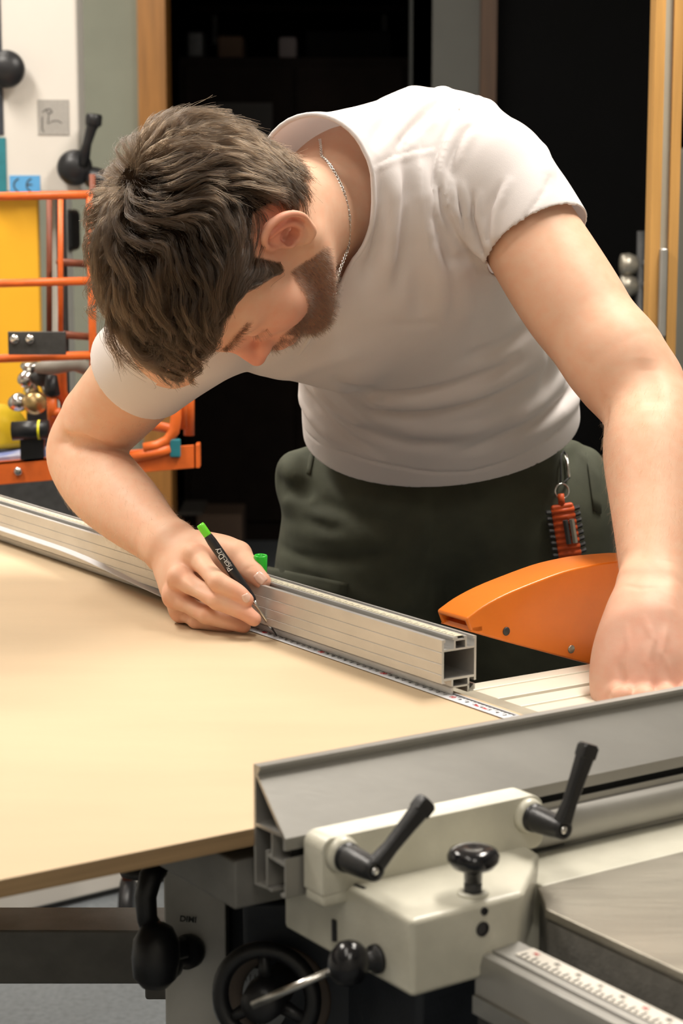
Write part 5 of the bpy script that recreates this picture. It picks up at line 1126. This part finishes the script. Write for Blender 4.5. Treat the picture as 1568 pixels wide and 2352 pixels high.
for s_ in (1, -1):
    r2 = np.random.default_rng(3); n = 620; t = r2.random(n); c = np.stack([.0935-.020*t**1.6, s_*(.012+.038*t), .0290+.006*np.sin(t*2.6)], 1)+r2.normal(0, .0017, (n, 3))
    c = c@HR.T+HT; g = grad(body, c, 5e-4) if False else None
    d0 = body.eval(c); e_ = 5e-4; g = np.stack([body.eval(c+np.eye(3)[i]*e_)-body.eval(c-np.eye(3)[i]*e_) for i in range(3)], 1); g /= np.linalg.norm(g, axis=1)[:, None]; c = c-g*d0[:, None]
    d = (np.stack([-.4*t, s_*(1-.3*t), .45-.6*t], 1)@HR.T)+g*.4+r2.normal(0, .15, (n, 3)); d /= np.linalg.norm(d, axis=1)[:, None]; K = 4; tt4 = np.linspace(0, 1, K)
    curves('eyebrow', c[:, None]+d[:, None]*(.008*tt4)[None, :, None]*r2.uniform(.6, 1, (n, 1, 1)), .00009*(1-.5*tt4), beardm, wk)['kind'] = 'stuff'
    n = 60; t = np.linspace(0, 1, n); c = np.stack([.0885-.008*(2*t-1)**2, s_*(.019+.025*t), 0.0005*np.ones(n)], 1)@HR.T+HT; d0 = body.eval(c); g = np.stack([body.eval(c+np.eye(3)[i]*e_)-body.eval(c-np.eye(3)[i]*e_) for i in range(3)], 1); g /= np.linalg.norm(g, axis=1)[:, None]; c = c-g*d0[:, None]
    d = np.stack([.9+0*t, s_*(t-.4)*.8, -.45+0*t], 1)@HR.T+r2.normal(0, .06, (n, 3)); curves('eyelash', c[:, None]+d[:, None]*(.008*tt4)[None, :, None], .00009*(1-.6*tt4), beardm, wk)['kind'] = 'stuff'
# ================================================================== NECKLACE
npx = [(738, 361), (765, 392), (789, 440), (803, 500), (799, 570), (781, 630), (760, 680)]
nh = np.array([hit(body, x, y, far=2.2) for x, y in npx]); nc = nh.mean(0); pn = np.linalg.svd(nh-nc)[2][2]; pn = pn if pn@NAX > 0 else -pn
aN = nrmz(hl((-.02, 0, -.05))-NB); tN = ((nc-NB)@pn)/(aN@pn); ctr = NB+aN*tN; e1 = nrmz(nh[3]-ctr-pn*((nh[3]-ctr)@pn)); e2 = np.cross(pn, e1)
ths = np.array([math.atan2((q-ctr)@e2, (q-ctr)@e1) for q in nh]); rds = np.array([np.linalg.norm(q-ctr-pn*((q-ctr)@pn)) for q in nh]); hts = (nh-ctr)@pn
def neck_r(t):
    d = math.cos(t)*e1+math.sin(t)*e2; lo_, hi_ = .02, .16
    rr = np.linspace(.03, .14, 56); dd_ = body.eval(ctr+d*rr[:, None]); i = np.nonzero(dd_ > 0)[0]; return rr[i[0]] if len(i) else .075
o_ = np.argsort(ths); ths, rds, hts = ths[o_], rds[o_], hts[o_]
loop = []
for t in np.linspace(-math.pi, math.pi, 120, endpoint=False):
    if ths[0] <= t <= ths[-1]: R_ = np.interp(t, ths, rds); h_ = np.interp(t, ths, hts)
    else: u_ = ((t-ths[-1]) % (2*math.pi))/((ths[0]-ths[-1]) % (2*math.pi)); R_ = rds[-1]*(1-u_)+rds[0]*u_; h_ = hts[-1]*(1-u_)+hts[0]*u_
    loop.append(ctr+(math.cos(t)*e1+math.sin(t)*e2)*(R_+.0012)+pn*h_)
loop = np.array(loop+[loop[0]]); cl_ = np.concatenate([[0], np.cumsum(np.linalg.norm(np.diff(loop, axis=0), axis=1))]); nl = int(cl_[-1]/.0024); ck2 = MB()
for i in range(nl):
    s_ = cl_[-1]*i/nl; q = np.array([np.interp(s_, cl_, loop[:, k]) for k in range(3)]); q2 = np.array([np.interp(min(s_+.002, cl_[-1]), cl_, loop[:, k]) for k in range(3)]); t_1 = nrmz(q2-q+1e-9*e1); o1 = nrmz(q-ctr-t_1*((q-ctr)@t_1)); o2 = np.cross(t_1, o1); s45 = nrmz(o2+.5*o1*(1 if i % 2 else -1)); v_ = []; f_ = []; nn1, nn2 = 8, 4; nrm_ = np.cross(t_1, s45)
    for a in range(nn1):
        aa = 2*math.pi*a/nn1; d_ = t_1*math.cos(aa)*.0019+s45*math.sin(aa)*.00135; dn_ = nrmz(d_)
        for b_ in range(nn2): bb = 2*math.pi*b_/nn2; v_.append(q+d_+dn_*math.cos(bb)*.00048+nrm_*math.sin(bb)*.00048)
    for a in range(nn1):
        for b_ in range(nn2): f_.append((a*nn2+b_, a*nn2+(b_+1) % nn2, ((a+1) % nn1)*nn2+(b_+1) % nn2, ((a+1) % nn1)*nn2+b_))
    ck2.add(v_, f_)
nk_ = ck2.build('necklace', M['chrome'], wk, smooth=True); tag(nk_, 'thin silver curb chain round the neck')
# ================================================================== PENCIL
pt = atz(635, 1459, .9016); ptop = A(459, 1204, 1.830); pd_ = nrmz(ptop-pt); Lp = np.linalg.norm(ptop-pt)
pen = empty('marking_pencil', pt, 'black carpenter pencil with green push button held in the hand on the left', 'pencil')
MB().lathe([(.0003, 0), (.0006, .001), (.0011, .010)], pt, pd_, 8).build('lead', M['darksteel'], pen, smooth=True)
MB().lathe([(.0012, .008), (.0016, .012), (.0017, .034), (.0034, .040)], pt, pd_, 14).build('metal_tip', M['steel'], pen, smooth=True)
x_ = nrmz(np.cross(pd_, ZD)); 
bar_ = MB().lathe([(.0034, .039), (.0046, .042), (.0050, .055), (.0048, Lp-.020), (.0042, Lp-.0135), (.0038, Lp-.013)], pt, pd_, 12).build('barrel', M['black'], pen, smooth=False, bevel=.0004)
MB().lathe([(.0036, Lp-.014), (.0040, Lp-.012), (.0040, Lp-.002), (.0034, Lp)], pt, pd_, 18).build('push_button', M['green'], pen, smooth=True)
vw = nrmz(CAM-(pt+pd_*.09)); vw = nrmz(vw-pd_*(vw@pd_)); sdv = np.cross(vw, pd_)
text('lettering', 'Pica-Dry', M['whiteink'], pt+pd_*.088+vw*.00508+sdv*.0006, pd_, sdv, .0072, bar_, thick=.00004)
text('small_lettering', 'Longlife Automatic Pen', M['whiteink'], pt+pd_*.088+vw*.0048-sdv*.0022, pd_, sdv, .0020, bar_, thick=.00004)
# green cap standing on the fence beside the thumb
cb_ = atz(598, 1329, .9503); cap_ = MB().lathe([(.0052, 0), (.0060, .002), (.0063, .012), (.0066, .0225), (.0060, .0235), (.0046, .0232), (.0042, .018), (.0040, .004), (0, .004)], cb_, (.02, -.08, 1), 26).build('pencil_cap', M['green2'], None, smooth=True)
tag(cap_, 'bright green open pencil cap standing on the fence behind the thumb', 'cap')
# ================================================================== BIT HOLDER on the trousers
def TF(x, y, off): return hit(tro, x, y)-nrmz(ray(x, y))*off
b0, b1 = TF(1288, 1150, .016), TF(1312, 1300, .020); bu_ = nrmz(b0-b1); bw_ = nrmz(np.cross(bu_, FW)); bw_ = bw_ if bw_[0] > 0 else -bw_; bn_ = np.cross(bw_, bu_); bn_ = bn_ if bn_[1] < 0 else -bn_; BLn = np.linalg.norm(b0-b1)
bh = empty('bit_holder', b0, 'orange rubber bit holder with black bits hanging from a steel ring on the trousers', 'bit holder')
def bf(a, b, c): return b1+bw_*a+bn_*b+bu_*c
MB().box((-.0135, -.004, 0), (.0135, .004, BLn-.004), bf).build('body', M['bitorange'], bh, bevel=.003)
for i in range(9): MB().tube([bf(-.0138, .002, BLn-.012-i*.0075), bf(.0138, .002, BLn-.012-i*.0075)], .0034, 8).build('rib', M['bitorange'], bh, smooth=True)
MB().tube([bf(0, 0, BLn-.006), bf(.001, 0, BLn+.008)], .004, 10).build('hanging_loop', M['bitorange'], bh, smooth=True)
for i in range(8):
    for sx in (-1, 1): MB().tube([bf(sx*.013, .0015, BLn-.012-i*.0075), bf(sx*.0195, .0015, BLn-.011-i*.0075), bf(sx*.0205, .0015, BLn-.011-i*.0075)], [.0032, .0030, .0022], 6).build('bit', M['darksteel'], bh)
for a, mm in ((.0005, 'darksteel'), (.0082, 'cast')): MB().tube([bf(a, .0068, BLn-.052), bf(a, .0068, BLn-.023)], .0034, 6).build('steel_bit', M[mm], bh)
rc = TF(1290, 1128, .012); ring(rc, np.array([.35, -1, .1]), .0090, .0011, 28, 8).build('key_ring', M['chrome'], bh, smooth=True)
hk = [TF(1290, 1112, .012), TF(1306, 1098, .012), TF(1303, 1065, .011), TF(1300, 1045, .009), TF(1294, 1036, .008), TF(1288, 1048, .009), TF(1288, 1085, .011), TF(1287, 1110, .012)]
MB().tube(hk, .0013, 8).build('snap_hook', M['darksteel'], bh, smooth=True); MB().tube([hk[1], hk[2], hk[3]], .0024, 8).build('hook_gate', M['steel'], bh, smooth=True)
# ================================================================== FINE HAIR on the forearms
def armhair(axis, rr, n, name, seed):
    r2 = np.random.default_rng(seed); a, b = axis; ab = b-a; t = ((bv-a)@ab)/(ab@ab); d = np.linalg.norm(bv-a-np.clip(t, 0, 1)[:, None]*ab, axis=1); ii = np.nonzero((t > .12) & (t < 1.0) & (d < rr))[0]; ii = r2.choice(ii, n); P_ = bv[ii]; c = a+np.clip((P_-a)@ab/(ab@ab), 0, 1)[:, None]*ab; g = P_-c; g /= np.linalg.norm(g, axis=1)[:, None]
    dd_ = nrmz(ab)*.8+g*.42+np.cross(nrmz(ab), g)*.25+r2.normal(0, .22, (n, 3)); dd_ /= np.linalg.norm(dd_, axis=1)[:, None]; K = 4; t4 = np.linspace(0, 1, K); l_ = r2.uniform(.004, .010, (n, 1, 1))
    curves(name, P_[:, None]+dd_[:, None]*l_*t4[None, :, None]-g[:, None]*l_*.2*(t4**2)[None, :, None], .00004*(1-.5*t4), ahm, bo)['kind'] = 'stuff'
ahm = hairmat('fine_arm_hair', (.22, .12, .055), .35)
armhair((ER, WR), .07, 2600, 'arm_hair', 4); armhair((EL, WL), .07, 3000, 'arm_hair', 8)
